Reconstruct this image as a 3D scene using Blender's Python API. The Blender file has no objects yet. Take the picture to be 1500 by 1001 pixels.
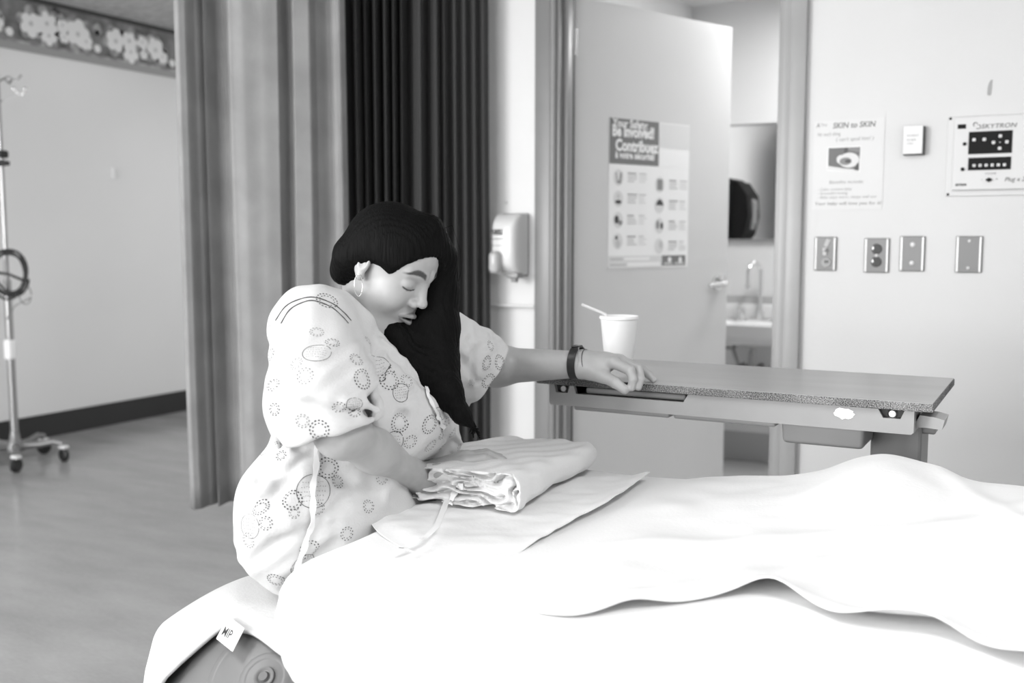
import bpy, bmesh, math, random
import numpy as np
from math import sin, cos, tan, pi, sqrt, radians as rad
from mathutils import Vector, Matrix
from mathutils.bvhtree import BVHTree
random.seed(7); rng = np.random.RandomState(11)
scene = bpy.context.scene
COL = scene.collection
# ---------------------------------------------------------------- camera
F = 1500.0; A = rad(28.4); PIT = math.atan(150.5/1500.0); CH = 1.22
RV = np.array([cos(A), sin(A), 0.0]); FV = np.array([-sin(A), cos(A), 0.0]); UV = np.array([0, 0, 1.0])
def ray(px, py):
    d = (px-750)/F; u = -(py-500.5)/F
    v = FV*(cos(PIT)+u*sin(PIT)) + UV*(-sin(PIT)+u*cos(PIT)) + RV*d
    return v
O = np.array([0, 0, CH])
def at(px, py, D):
    v = ray(px, py); return O + v*(D/float(v@FV))
def onz(px, py, h):
    v = ray(px, py); return O + v*((h-CH)/v[2])
def ony(px, py, Y):
    v = ray(px, py); return O + v*(Y/v[1])
def onx(px, py, X):
    v = ray(px, py); return O + v*(X/v[0])
cam_d = bpy.data.cameras.new('camera'); cam = bpy.data.objects.new('camera', cam_d); COL.objects.link(cam)
cam.location = O; cam.rotation_euler = (pi/2-PIT, 0, A)
cam_d.sensor_width = 36; cam_d.lens = 36; cam_d.clip_start = .05
cam_d.dof.use_dof = True; cam_d.dof.focus_distance = 1.82; cam_d.dof.aperture_fstop = 3.4
scene.camera = cam
scene.view_settings.view_transform = 'Standard'; scene.view_settings.look = 'None'
scene.view_settings.gamma = 1; scene.view_settings.use_curve_mapping = False
scene.view_settings.exposure = 0.04
# ---------------------------------------------------------------- materials
def s2l(v): 
    v = v/255.0
    return v/12.92 if v < .04045 else ((v+.055)/1.055)**2.4
MATS = {}
def mat(name, g, rough=.6, metal=0., noise=0., nscale=8., bump=0., bscale=60., coat=0., spec=.5, emis=0., trans=0., detail=3., stretch=None, sheen=0.):
    """grey procedural material: g = linear reflectance, optional mottling and bump"""
    m = bpy.data.materials.new(name); m.use_nodes = True; nt = m.node_tree; N = nt.nodes; L = nt.links
    b = N['Principled BSDF']
    b.inputs['Roughness'].default_value = rough; b.inputs['Metallic'].default_value = metal
    b.inputs['Specular IOR Level'].default_value = spec
    b.inputs['Coat Weight'].default_value = coat
    b.inputs['Transmission Weight'].default_value = trans
    b.inputs['Sheen Weight'].default_value = sheen
    c = g if isinstance(g, (tuple, list)) else (g, g, g)
    b.inputs['Base Color'].default_value = (*c, 1)
    tc = N.new('ShaderNodeTexCoord'); mp = N.new('ShaderNodeMapping'); L.new(tc.outputs['Object'], mp.inputs[0])
    if stretch: mp.inputs['Scale'].default_value = stretch
    if noise:
        n = N.new('ShaderNodeTexNoise'); n.inputs['Scale'].default_value = nscale; n.inputs['Detail'].default_value = detail
        L.new(mp.outputs[0], n.inputs['Vector'])
        r = N.new('ShaderNodeValToRGB')
        lo = [max(0, x*(1-noise)) for x in c]; hi = [min(1, x*(1+noise)) for x in c]
        r.color_ramp.elements[0].position = .3; r.color_ramp.elements[1].position = .7
        r.color_ramp.elements[0].color = (*lo, 1); r.color_ramp.elements[1].color = (*hi, 1)
        L.new(n.outputs['Fac'], r.inputs[0]); L.new(r.outputs[0], b.inputs['Base Color'])
    if bump:
        n = N.new('ShaderNodeTexNoise'); n.inputs['Scale'].default_value = bscale; n.inputs['Detail'].default_value = 4
        L.new(mp.outputs[0], n.inputs['Vector'])
        bp = N.new('ShaderNodeBump'); bp.inputs['Strength'].default_value = bump; bp.inputs['Distance'].default_value = .01
        L.new(n.outputs['Fac'], bp.inputs['Height']); L.new(bp.outputs[0], b.inputs['Normal'])
    if emis:
        b.inputs['Emission Color'].default_value = (1, 1, 1, 1); b.inputs['Emission Strength'].default_value = emis
    MATS[name] = m
    return m
# ---------------------------------------------------------------- mesh helpers
class MB:
    """collects shapes; build() links them as ONE mesh object"""
    def __init__(s): s.v = []; s.f = []; s.mi = []; s.cur = 0
    def add(s, vs, fs, mi=None):
        o = len(s.v); s.v += [tuple(map(float, p)) for p in vs]; s.f += [tuple(i+o for i in f) for f in fs]
        s.mi += [s.cur if mi is None else mi]*len(fs); return s
    def box(s, c, d, bev=0., R=None, mi=None, seg=2):
        bm = bmesh.new(); bmesh.ops.create_cube(bm, size=1)
        bmesh.ops.scale(bm, vec=d, verts=bm.verts)
        if bev > 0: bmesh.ops.bevel(bm, geom=list(bm.edges), offset=min(bev, min(d)*.49), segments=seg, affect='EDGES', profile=.5)
        M = Matrix.Translation(Vector(c)) @ (R.to_4x4() if R is not None else Matrix.Identity(4))
        bm.transform(M); s.bm(bm, mi); return s
    def bm(s, bm, mi=None):
        bm.verts.ensure_lookup_table(); bm.verts.index_update()
        s.add([v.co[:] for v in bm.verts], [[v.index for v in f.verts] for f in bm.faces], mi); bm.free()
    def tube(s, pts, r, n=12, mi=None, cap=True, closed=False, flat=1.0):
        pts = [Vector(p) for p in pts]; m = len(pts); rr = r if isinstance(r, (list, tuple)) else [r]*m
        T = []
        for i in range(m):
            if closed: t = pts[(i+1) % m]-pts[i-1]
            else: t = pts[min(i+1, m-1)]-pts[max(i-1, 0)]
            T.append(t.normalized())
        u = T[0].orthogonal().normalized(); vs = []; 
        for i in range(m):
            u = (u-T[i]*u.dot(T[i])).normalized(); w = T[i].cross(u)
            for k in range(n):
                a = 2*pi*k/n; vs.append(pts[i]+u*cos(a)*rr[i]+w*sin(a)*rr[i]*flat)
        fs = []
        for i in range(m if closed else m-1):
            j = (i+1) % m
            for k in range(n): fs.append((i*n+k, i*n+(k+1) % n, j*n+(k+1) % n, j*n+k))
        if cap and not closed: fs.append(tuple(range(n-1, -1, -1))); fs.append(tuple((m-1)*n+k for k in range(n)))
        s.add(vs, fs, mi); return s
    def cyl(s, p, q, r, r2=None, n=20, mi=None):
        return s.tube([p, q], [r, r if r2 is None else r2], n, mi)
    def lathe(s, prof, c=(0, 0, 0), R=None, n=28, mi=None):
        """prof: (radius, z) list"""
        vs = []; fs = []
        for (r, z) in prof:
            for k in range(n):
                a = 2*pi*k/n; p = Vector((r*cos(a), r*sin(a), z))
                if R is not None: p = R @ p
                vs.append(p+Vector(c))
        for i in range(len(prof)-1):
            for k in range(n): fs.append((i*n+k, i*n+(k+1) % n, (i+1)*n+(k+1) % n, (i+1)*n+k))
        s.add(vs, fs, mi); return s
    def prism(s, poly, z0, z1, fr=None, mi=None):
        """poly in 2d; fr maps (x,y,z)->3d"""
        fr = fr or (lambda x, y, z: (x, y, z)); n = len(poly)
        vs = [fr(x, y, z0) for x, y in poly]+[fr(x, y, z1) for x, y in poly]
        fs = [tuple(range(n-1, -1, -1)), tuple(range(n, 2*n))]+[(i, (i+1) % n, n+(i+1) % n, n+i) for i in range(n)]
        s.add(vs, fs, mi); return s
    def build(s, name, m, parent=None, smooth=False, normals=True):
        me = bpy.data.meshes.new(name); me.from_pydata(s.v, [], s.f)
        ms = m if isinstance(m, (list, tuple)) else [m]
        for x in ms: me.materials.append(x)
        me.polygons.foreach_set('material_index', s.mi)
        if normals:
            b = bmesh.new(); b.from_mesh(me); bmesh.ops.recalc_face_normals(b, faces=b.faces); b.to_mesh(me); b.free()
        if smooth:
            me.polygons.foreach_set('use_smooth', [True]*len(me.polygons))
            if smooth is not True: me.set_sharp_from_angle(angle=rad(smooth))
        me.update()
        o = bpy.data.objects.new(name, me); COL.objects.link(o)
        if parent: attach(o, parent)
        return o
def attach(o, parent):
    """parent keeping world-space mesh coordinates"""
    o.parent = parent
    o.matrix_parent_inverse = Matrix.Translation(-Vector(parent.location)) if parent.location.length else Matrix.Identity(4)
def tag(o, label, cat, group=None, kind=None):
    if label: o['label'] = label
    if cat: o['category'] = cat
    if group: o['group'] = group
    if kind: o['kind'] = kind
    return o
def empty(name, loc, label, cat, group=None):
    e = bpy.data.objects.new(name, None); e.empty_display_size = .1; e.location = loc; COL.objects.link(e)
    return tag(e, label, cat, group)
def struct(mb, name, m, parent=None, **k):
    o = mb.build(name, m, parent, **k)
    if parent is None: o['kind'] = 'structure'
    return o
def text_geo(mb, s, size, fr, align='LEFT', bold=0., shear=0., mi=0, sx=1.0, depth=.0004):
    """lettering as geometry; fr maps local (x, y, z) to world"""
    cu = bpy.data.curves.new('t', 'FONT'); cu.body = s; cu.size = size; cu.align_x = align; cu.offset = bold; cu.shear = shear; cu.extrude = 0
    cu.resolution_u = 3
    o = bpy.data.objects.new('t', cu); COL.objects.link(o)
    dg = bpy.context.evaluated_depsgraph_get(); me = bpy.data.meshes.new_from_object(o.evaluated_get(dg))
    vs = [fr(v.co.x*sx, v.co.y, depth) for v in me.vertices]
    mb.add(vs, [tuple(p.vertices) for p in me.polygons], mi)
    bpy.data.objects.remove(o); bpy.data.curves.remove(cu); bpy.data.meshes.remove(me)
def smooth_noise(n, seed, amp=1.0):
    r = np.random.RandomState(seed); return [(r.rand()*2-1)*amp for _ in range(n)]
# ================================================================ setting
YB = 3.46; XL = -5.5; CE = 2.66; XC = -1.99; BX = -1.87; BY = 5.52; BC = 2.48; XR = 2.1; YF = -2.7
M_wall = mat('wall_paint', .66, .42, noise=.02, nscale=1.5, bump=.05, bscale=90)
M_lwall = mat('left_wall_paint', .72, .30, noise=.02, nscale=1.2)
M_ceil = mat('ceiling_tile', .50, .85, noise=.25, nscale=16, bump=.5, bscale=30, stretch=(1, 4, 1))
M_bceil = mat('bathroom_ceiling', .85, .8)
M_base = mat('rubber_baseboard', .010, .45)
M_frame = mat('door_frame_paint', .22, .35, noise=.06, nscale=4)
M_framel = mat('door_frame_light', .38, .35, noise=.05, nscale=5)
M_bwall = mat('bathroom_wall', .80, .5)
# floor: glossy mottled sheet vinyl with soft streaks
def floor_mat(name, g, rough):
    m = bpy.data.materials.new(name); m.use_nodes = True; nt = m.node_tree; N = nt.nodes; L = nt.links; b = N['Principled BSDF']
    tc = N.new('ShaderNodeTexCoord'); mp = N.new('ShaderNodeMapping'); mp.inputs['Rotation'].default_value = (0, 0, .5); mp.inputs['Scale'].default_value = (1, 3.2, 1)
    L.new(tc.outputs['Object'], mp.inputs[0])
    n1 = N.new('ShaderNodeTexNoise'); n1.inputs['Scale'].default_value = 2.2; n1.inputs['Detail'].default_value = 6; L.new(mp.outputs[0], n1.inputs['Vector'])
    n2 = N.new('ShaderNodeTexNoise'); n2.inputs['Scale'].default_value = 38; n2.inputs['Detail'].default_value = 3; L.new(mp.outputs[0], n2.inputs['Vector'])
    mx = N.new('ShaderNodeMath'); mx.operation = 'MULTIPLY_ADD'; mx.inputs[1].default_value = .35
    L.new(n2.outputs['Fac'], mx.inputs[0]); L.new(n1.outputs['Fac'], mx.inputs[2])
    r = N.new('ShaderNodeValToRGB'); r.color_ramp.elements[0].position = .4; r.color_ramp.elements[1].position = .95
    r.color_ramp.elements[0].color = (g*.80,)*3+(1,); r.color_ramp.elements[1].color = (g*1.14,)*3+(1,)
    L.new(mx.outputs[0], r.inputs[0]); L.new(r.outputs[0], b.inputs['Base Color'])
    b.inputs['Roughness'].default_value = rough
    rr = N.new('ShaderNodeMath'); rr.operation = 'MULTIPLY_ADD'; rr.inputs[1].default_value = .18; rr.inputs[2].default_value = rough-.09
    L.new(n1.outputs['Fac'], rr.inputs[0]); L.new(rr.outputs[0], b.inputs['Roughness'])
    return m
M_floor = floor_mat('vinyl_floor', .36, .2); M_bfloor = floor_mat('bathroom_tile', .55, .3)
def slab(x0, x1, y0, y1, z0, z1, name, m):
    return struct(MB().box(((x0+x1)/2, (y0+y1)/2, (z0+z1)/2), (x1-x0, y1-y0, z1-z0)), name, m)
slab(XL-.1, XR+.1, YF-.1, YB+.12, -.1, 0, 'floor', M_floor)
slab(XL-.1, XC+.0, YB+.12, 8.1, -.1, 0, 'floor_corridor', M_floor)
slab(XC, 0.3, YB+.12, BY+.1, -.1, 0, 'floor_bathroom', M_bfloor)
slab(XL-.1, XR+.1, YF-.1, YB+.12, CE, CE+.1, 'ceiling', M_ceil)
slab(XL-.1, XC, YB+.12, 8.1, CE, CE+.1, 'ceiling_corridor', M_ceil)
slab(BX, 0.2, YB+.12, BY, BC, BC+.06, 'ceiling_bathroom', M_bceil)
slab(XL-.1, XL, YF, 8.0, 0, CE, 'wall_left', M_lwall)
slab(XL, XC, 8.0, 8.1, 0, CE, 'wall_corridor', M_lwall)
slab(XR, XR+.1, YF, YB+.12, 0, CE, 'wall_right', M_wall)
# main back wall: pier left of the door, piece over the door, long part right of it
FX0 = float(ony(787, 500, YB)[0]); FX1 = float(ony(1183, 100, YB)[0]); DH = 2.16
w = MB()
w.box(((XC+FX0)/2, YB+.06, CE/2), (FX0-XC, .12, CE)).box(((FX1+XR)/2, YB+.06, CE/2), (XR-FX1, .12, CE)).box(((FX0+FX1)/2, YB+.06, (CE+DH)/2), (FX1-FX0, .12, CE-DH))
struct(w, 'wall_back', M_wall)
slab(XC, BX, YB+.12, BY+.1, 0, CE, 'wall_bathroom_left', M_bwall)
slab(BX, .3, BY, BY+.1, 0, CE, 'wall_bathroom_back', M_bwall)
slab(.2, .3, YB+.12, BY, 0, CE, 'wall_bathroom_right', M_bwall)
# wall behind the camera with two wide windows
w = MB()
WIN = [(-4.9, -2.9), (-2.4, -.4)]; WZ0, WZ1 = .75, 2.4
w.box(((XL+XR)/2, YF-.06, WZ0/2), (XR-XL, .12, WZ0)).box(((XL+XR)/2, YF-.06, (WZ1+CE)/2), (XR-XL, .12, CE-WZ1))
xs = [XL, WIN[0][0], WIN[0][1], WIN[1][0], WIN[1][1], XR]
for i in (0, 2, 4): w.box(((xs[i]+xs[i+1])/2, YF-.06, (WZ0+WZ1)/2), (xs[i+1]-xs[i], .12, WZ1-WZ0))
struct(w, 'wall_front', M_wall)
M_winf = mat('window_frame_paint', .8, .4)
for k, (a, b_) in enumerate(WIN):
    w = MB(); zc = (WZ0+WZ1)/2
    for x in (a+.03, (a+b_)/2, b_-.03): w.box((x, YF-.06, zc), (.05, .08, WZ1-WZ0), .005)
    for z in (WZ0+.03, WZ1-.03): w.box(((a+b_)/2, YF-.06, z), (b_-a, .08, .05), .005)
    struct(w, 'window_%d' % (k+1), M_winf)
# baseboards
bh = .145
struct(MB().box((XL+.006, (YF+8)/2, bh/2), (.012, 8-YF, bh), .004), 'baseboard_left', M_base)
struct(MB().box(((FX1+XR)/2, YB-.006, .05), (XR-FX1, .012, .1), .004), 'baseboard_back', M_base)
M_bbase = mat('bathroom_cove', .45, .4)
struct(MB().box(((BX+.2)/2, BY-.006, .08), (.2-BX, .012, .16), .004), 'baseboard_bathroom', M_bbase)
# door frame: stepped steel jambs and head
def jamb(mb, x0, x1, side):
    # face flange + stop
    mb.box(((x0+x1)/2, YB-.012, DH/2), (x1-x0, .03, DH), .004)
    xs_ = x1 if side > 0 else x0
    mb.box((xs_+side*.012, YB+.05, DH/2), (.03, .15, DH), .003)
    mb.box((xs_+side*.03, YB+.03, DH/2), (.03, .045, DH), .004)
w = MB(); jamb(w, FX0, FX0+.075, 1)
w.tube([(FX0+.078, YB-.028, z) for z in (0, DH)], .014, 14)      # rounded nose on the jamb
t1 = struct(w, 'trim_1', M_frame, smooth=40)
MB().box((FX0+.112, YB+.045, DH/2), (.014, .05, DH-.01), .003).build('door_seal', mat('seal_rubber', .03, .5), t1)
w = MB(); jamb(w, FX1-.052, FX1, -1)
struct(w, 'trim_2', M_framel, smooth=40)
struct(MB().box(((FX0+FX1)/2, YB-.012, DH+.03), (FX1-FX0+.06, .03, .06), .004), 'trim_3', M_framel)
# wall guard panel on the pier, its lower edge is a thin shelf-like lip
zl = float(ony(750, 447, YB)[2])
struct(MB().box(((XC-.035+FX0)/2, YB-.010, (zl+CE)/2), (FX0-XC+.035, .02, CE-zl), .003).box(((XC-.045+FX0)/2, YB-.014, zl), (FX0-XC+.05, .036, .012), .004), 'trim_4', M_wall)
# --------- wallpaper border on the left wall
M_bd = [mat('border_ground', .17, .6, noise=.6, nscale=9), mat('border_petal', .85, .6), mat('border_leaf', .34, .6, noise=.5, nscale=14), mat('border_band', .34, .6), mat('border_dark', .05, .6), mat('border_centre', .55, .6)]
zb0, zb1 = 2.325, 2.655
w = MB(); y0, y1 = 2.2, 7.9; x = XL+.003
def q(ya, yb, za, zb, mi, dx=0.): w.add([(x+dx, ya, za), (x+dx, yb, za), (x+dx, yb, zb), (x+dx, ya, zb)], [(0, 1, 2, 3)], mi)
q(y0, y1, zb0, zb1, 0); q(y0, y1, zb0, zb0+.045, 3, .001); q(y0, y1, zb1-.03, zb1, 4, .001); q(y0, y1, zb0+.045, zb0+.06, 2, .001)
def blob(cy, cz, r, n, depth, mi, dx, ph=0., lob=.38):
    k = n*6; vs = [(x+dx, cy, cz)]
    for i in range(k):
        a = 2*pi*i/k; rr = r*(1-lob+lob*abs(cos(n*(a-ph)/2))**.6); vs.append((x+dx, cy+rr*cos(a), cz+rr*sin(a)))
    w.add(vs, [(0, i+1, (i+1) % k+1) for i in range(k)], mi)
rb = random.Random(3); per = .62; yy = y0
while yy < y1-.3:
    for (dy, dz, r, n) in ((.08, .17, .082, 5), (.19, .19, .072, 6), (.20, .12, .06, 5), (.30, .20, .045, 4), (.31, .13, .035, 5), (.41, .165, .082, 5), (.47, .13, .05, 5)):
        rj = rb.uniform(.9, 1.1); ph = rb.uniform(0, 6)
        blob(yy+dy, zb0+dz-.0+rb.uniform(-.01, .01), r*rj*1.35, 5, 0, 2, .0015, ph+.6, .6)
        blob(yy+dy, zb0+dz+rb.uniform(-.01, .01), r*rj, n, 0, 1, .002+rb.random()*.0006, ph)
        blob(yy+dy, zb0+dz, r*.2, 5, 0, 5, .003, 0)
    blob(yy+.555, zb0+.10, .026, 6, 0, 1, .0025, 0, .1)
    for j in range(5): blob(yy+rb.uniform(0, per), zb0+rb.uniform(.09, .28), rb.uniform(.02, .04), 3, 0, 2 if j % 2 else 4, .0012, rb.random()*6)
    yy += per
bo = w.build('wallpaper_border', M_bd, normals=False); tag(bo, 'dark wallpaper border with white flowers along the top of the left wall', 'wallpaper border')
# small white plate standing in for a glossy highlight on the left wall
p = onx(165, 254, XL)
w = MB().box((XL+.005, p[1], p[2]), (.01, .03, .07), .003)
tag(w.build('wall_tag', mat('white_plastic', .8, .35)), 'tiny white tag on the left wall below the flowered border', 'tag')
# --------- door leaf, opened inwards
hx = FX0+.105; hy = YB+.10; da = rad(-28.4+ (90-51)) 
# direction of leaf in plan (camera azimuth 51 deg to the right)
dv = FV*cos(rad(51))+RV*sin(rad(51)); nv = np.array([dv[1], -dv[0], 0]); DW = .91
H0 = np.array([hx, hy, 0]); H0[:2] -= 0
dm = Matrix(((dv[0], nv[0], 0), (dv[1], nv[1], 0), (0, 0, 1)))     # local x along leaf, y towards the viewer
def dl(x, y, z): return tuple(H0+dv*x+nv*y+UV*z)
M_door = mat('door_laminate', .66, .38, noise=.02, nscale=2)
dr = struct(MB().box(dl(DW/2, -.022, 1.065), (DW, .044, 2.11), .003, R=dm), 'door_1', M_door)
M_chrome = mat('chrome', .8, .18, metal=1); M_steel = mat('brushed_steel', .62, .34, metal=1)
hz = 1.03; w = MB()
w.cyl(dl(DW-.07, .0, hz), dl(DW-.07, .012, hz), .033, n=24).cyl(dl(DW-.07, .012, hz), dl(DW-.07, .05, hz), .011)
w.tube([dl(DW-.07, .05, hz), dl(DW-.09, .058, hz-.001), dl(DW-.13, .06, hz-.004), dl(DW-.185, .056, hz-.008)], [.012, .0115, .0105, .009], 14)
w.cyl(dl(DW-.07, .0, hz+.022), dl(DW-.07, .03, hz+.022), .012).box(dl(DW+.0015, -.022, hz), (.003, .028, .09), 0, R=dm)
w.build('door_handle', mat('polished_handle', .75, .22, metal=.9), dr, smooth=40)
# hinges
for z in (.25, 1.1, 1.95):
    MB().cyl(dl(-.004, .004, z-.05), dl(-.004, .004, z+.05), .008).build('hinge', M_steel, dr, smooth=40)
# ================================================================ poster on the door
def ondoor(px, py):
    v = ray(px, py); t = float((H0-O)@nv)/float(v@nv); p = O+v*t; return float((p-H0)@dv), float(p[2])
x0, zt = ondoor(892.5, 172); x1, _ = ondoor(1010, 183); zb = zt-.592*(x1-x0)/.45 if False else ondoor(892.5, 394)[1]
PW, PH = x1-x0, zt-zb
def pf(x, y, z): return dl(x0+x, .0015+z, zt-PH+y)     # poster local frame, metres
def pq(mb, xa, ya, xb, yb, mi, z=.0006):
    xa, xb, ya, yb = xa*PW, xb*PW, ya*PH, yb*PH
    mb.add([pf(xa, ya, z), pf(xb, ya, z), pf(xb, yb, z), pf(xa, yb, z)], [(0, 1, 2, 3)], mi)
def pdisc(mb, cx, cy, rx, ry, mi, z=.0008, n=18, fr=None):
    fr = fr or pf
    vs = [fr(cx+rx*cos(2*pi*k/n), cy+ry*sin(2*pi*k/n), z) for k in range(n)]; mb.add(vs, [tuple(range(n))], mi)
G = [mat('paper_white', .92, .45), mat('poster_header', .19, .4), mat('poster_lettering', .9, .4), mat('poster_pale', .74, .45), mat('ink_dark', .05, .5), mat('ink_mid', .28, .5), mat('ink_light', .58, .5)]
w = MB(); w.box(dl(x0+PW/2, .0008, zt-PH/2), (PW, .0014, PH), 0, R=dm, mi=0)
pq(w, 0, .70, .60, 1, 1); pq(w, .61, .83, 1, .995, 3); pq(w, .61, .70, 1, .82, 0)
pq(w, .0, .0, .66, .085, 3); pq(w, .66, .012, .97, .085, 1); pq(w, .19, .055, .5, .075, 2, .0009); pq(w, .23, .012, .64, .04, 2, .0009)
pdisc(w, .76*PW, .055*PH, .011, .011, 2, .0009); pdisc(w, .90*PW, .05*PH, .010, .014, 2, .0009); pq(w, .69, .02, .8, .035, 6, .0009); pq(w, .83, .02, .95, .035, 6, .0009)
pq(w, .02, .055, .17, .07, 6, .0009); pq(w, .02, .018, .21, .032, 6, .0009)
rp = random.Random(5)
for col, (cx, tx) in enumerate(((.11, .22), (.62, .74))):
    for r_ in range(4):
        cy = .61-r_*.142-(.0 if col == 0 else .035)
        pdisc(w, cx*PW, cy*PH, .027, .032, 3)
        # small pictograms
        if (col, r_) == (0, 0): w.add([pf(cx*PW+a, cy*PH+b, .001) for a, b in ((-.018, .02), (-.008, -.022), (.014, -.024), (.02, .02), (.01, .02), (.004, -.012), (-.004, -.012), (-.012, .02))], [tuple(range(8))], 5)
        elif (col, r_) == (0, 1): pdisc(w, cx*PW, cy*PH-.012, .018, .008, 4, .001); pdisc(w, cx*PW, cy*PH+.01, .007, .009, 6, .001)
        elif (col, r_) == (0, 2): pdisc(w, cx*PW-.008, cy*PH+.002, .012, .016, 4, .001); pdisc(w, cx*PW+.012, cy*PH-.01, .012, .01, 5, .001)
        elif (col, r_) == (0, 3): pdisc(w, cx*PW-.008, cy*PH+.014, .007, .008, 4, .001); pdisc(w, cx*PW, cy*PH-.01, .014, .016, 6, .001)
        elif (col, r_) == (1, 0): w.add([pf(cx*PW+a, cy*PH+b, .001) for a, b in ((-.016, -.022), (.016, -.022), (.016, .022), (-.016, .022))], [(0, 1, 2, 3)], 5)
        elif (col, r_) == (1, 1): w.add([pf(cx*PW+a, cy*PH+b, .001) for a, b in ((-.022, 0), (.024, 0), (.014, .018), (0, .025), (-.014, .016))], [tuple(range(5))], 4)
        elif (col, r_) == (1, 2): pdisc(w, cx*PW-.01, cy*PH+.004, .01, .018, 5, .001); pdisc(w, cx*PW+.014, cy*PH, .008, .014, 4, .001)
        else: pdisc(w, cx*PW+.01, cy*PH+.006, .011, .016, 6, .001)
        for j in range(4):
            pq(w, tx, cy+.028-j*.018, tx+rp.uniform(.08, .12), cy+.036-j*.018, 6 if j else 5, .0009)
            pq(w, tx+.14, cy+.028-j*.018, tx+.14+rp.uniform(.06, .10), cy+.036-j*.018, 3 if j else 6, .0009)
poster = w.build('poster', G, normals=False); tag(poster, 'tall white patient safety poster with a grey heading on the open door', 'poster')
w = MB()
def T(s, x, y, size, mi=0, bold=.0, sx=1.): text_geo(w, s, size, lambda a, b, c: pf(x*PW+a, y*PH+b, .0012), bold=bold, sx=sx, mi=mi)
T('Your Safety:', .04, .945, .043, bold=.0012, sx=.92); T('Be involved!', .03, .885, .060, bold=.0025, sx=.80); T('Contribuez', .07, .79, .062, bold=.0025, sx=.84); T('à votre sécurité!', .07, .74, .037, bold=.0014, sx=.9)
w.build('lettering', G[2], poster, normals=False)
# ================================================================ bathroom
M_mir = mat('mirror_glass', .9, .02, metal=1); M_porc = mat('porcelain', .82, .12, coat=.3); M_dk = mat('black_plastic', .012, .6, spec=.15); M_rub = mat('black_rubber', .015, .5)
mxa = float(ony(1065, 190, BY)[0]); mzt = float(ony(1100, 183, BY)[2]); mzb = float(ony(1100, 352, BY)[2])
w = MB(); w.box((mxa+.26, BY-.008, (mzt+mzb)/2), (.52, .012, mzt-mzb), 0)
mo = w.build('mirror', M_mir); tag(mo, 'frameless looking wall mirror above the bathroom sink', 'mirror')
w = MB()
for (cx, cz, sx, sz) in ((mxa+.26, mzt, .53, .012), (mxa+.26, mzb, .53, .012), (mxa, (mzt+mzb)/2, .012, mzt-mzb), (mxa+.52, (mzt+mzb)/2, .012, mzt-mzb)):
    w.box((cx, BY-.009, cz), (sx, .018, sz), .002)
w.build('mirror_frame', M_steel, mo)
# towel dispenser on the left wall: what the mirror shows in its lower left corner
vp = ony(1079, 307, 2*BY-5.0)                       # virtual image beyond the mirror
def towel():
    yv = None
    # ray towards the virtual left wall face
    a = onx(1079, 300, BX+.1) ; return 2*BY-a[1], a[2]
ty, tz = towel()
tyc = ty; ztop = float(onx(1079, 263, BX+.1)[2]); zlow = ztop-.40
w = MB(); w.box((BX+.06, tyc, (ztop+zlow)/2), (.12, .30, ztop-zlow), .02, mi=0)
w.tube([(BX+.118, tyc, ztop-.03), (BX+.20, tyc, ztop-.10), (BX+.22, tyc, ztop-.2), (BX+.19, tyc, zlow+.05)], .0, 4) if False else None
prof = [(0, 0), (.15, .02), (.205, .10), (.215, .22), (.19, .33), (.13, .40), (0, .40)]
w.prism([(BX+a, ztop-b) for a, b in prof], tyc-.13, tyc+.13, lambda a, b, c: (a, c, b), mi=0)
td = w.build('towel_dispenser', [M_dk]); tag(td, 'dark paper towel dispenser seen in the bathroom mirror', 'towel dispenser')
w = MB(); w.prism([(BX+.21, ztop-.12), (BX+.222, ztop-.14), (BX+.222, ztop-.26), (BX+.205, ztop-.30)], tyc-.05, tyc+.05, lambda a, b, c: (a, c, b))
w.build('window_strip', mat('grey_plastic', .25, .25), td)
# sink
sx = float(ony(1105, 400, BY-.2)[0]); sz = float(ony(1105, 478, BY-.42)[2])
sk = empty('wall_sink', (sx, BY-.2, sz), 'white wall hung bathroom sink with a tall gooseneck tap', 'sink')
bm = bmesh.new()
nx, ny = 40, 30; V = {}
Wd, Dp = .56, .44
def sinkz(u, v):   # u,v in -1..1
    r = (abs(u/.78)**2.6+abs((v-.18)/.66)**2.6)**(1/2.6)
    return -.085*max(0, 1-r**3.2)**.8 if r < 1 else .0
for i in range(nx+1):
    for j in range(ny+1):
        u = -1+2*i/nx; v = -1+2*j/ny
        ex = Wd/2*u; ey = Dp/2*v
        k = 1-.10*(abs(u)**4)*(v > 0)
        V[i, j] = bm.verts.new((sx+ex, BY-.22-ey*k-.0, sz+sinkz(u, v)))
for i in range(nx):
    for j in range(ny): bm.faces.new((V[i, j], V[i+1, j], V[i+1, j+1], V[i, j+1]))
r_ = bmesh.ops.extrude_face_region(bm, geom=list(bm.faces)); ev = [g for g in r_['geom'] if isinstance(g, bmesh.types.BMVert)]
for v in ev:
    u = (v.co.x-sx)/(Wd/2); vv = -(v.co.y-(BY-.22))/(Dp/2)
    t = max(abs(u), abs(vv)); v.co.z = sz-.045-.075*max(0, 1-t**3)-.03*max(0, -vv*0)
    v.co.x = sx+(v.co.x-sx)*.93; v.co.y = BY-.22+(v.co.y-(BY-.22))*.95
w = MB(); w.bm(bm); w.box((sx, BY-.018, sz+.04), (Wd*.98, .03, .10), .01)
w.build('basin', M_porc, sk, smooth=50)
w = MB(); w.box((sx, BY-.055, sz+.006), (.12, .05, .02), .006); by = BY-.065; tt = float(ony(1105, 384, BY-.1)[2])
pts = [(sx, by, sz+.01), (sx, by, tt-.07)]+[(sx-.055*(1-cos(a))*.35, by-.055*(1-cos(a)), tt-.06+.055*sin(a)) for a in np.linspace(0, pi*1.02, 12)]
pts += [(pts[-1][0], pts[-1][1], pts[-1][2]-.05)]
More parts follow.
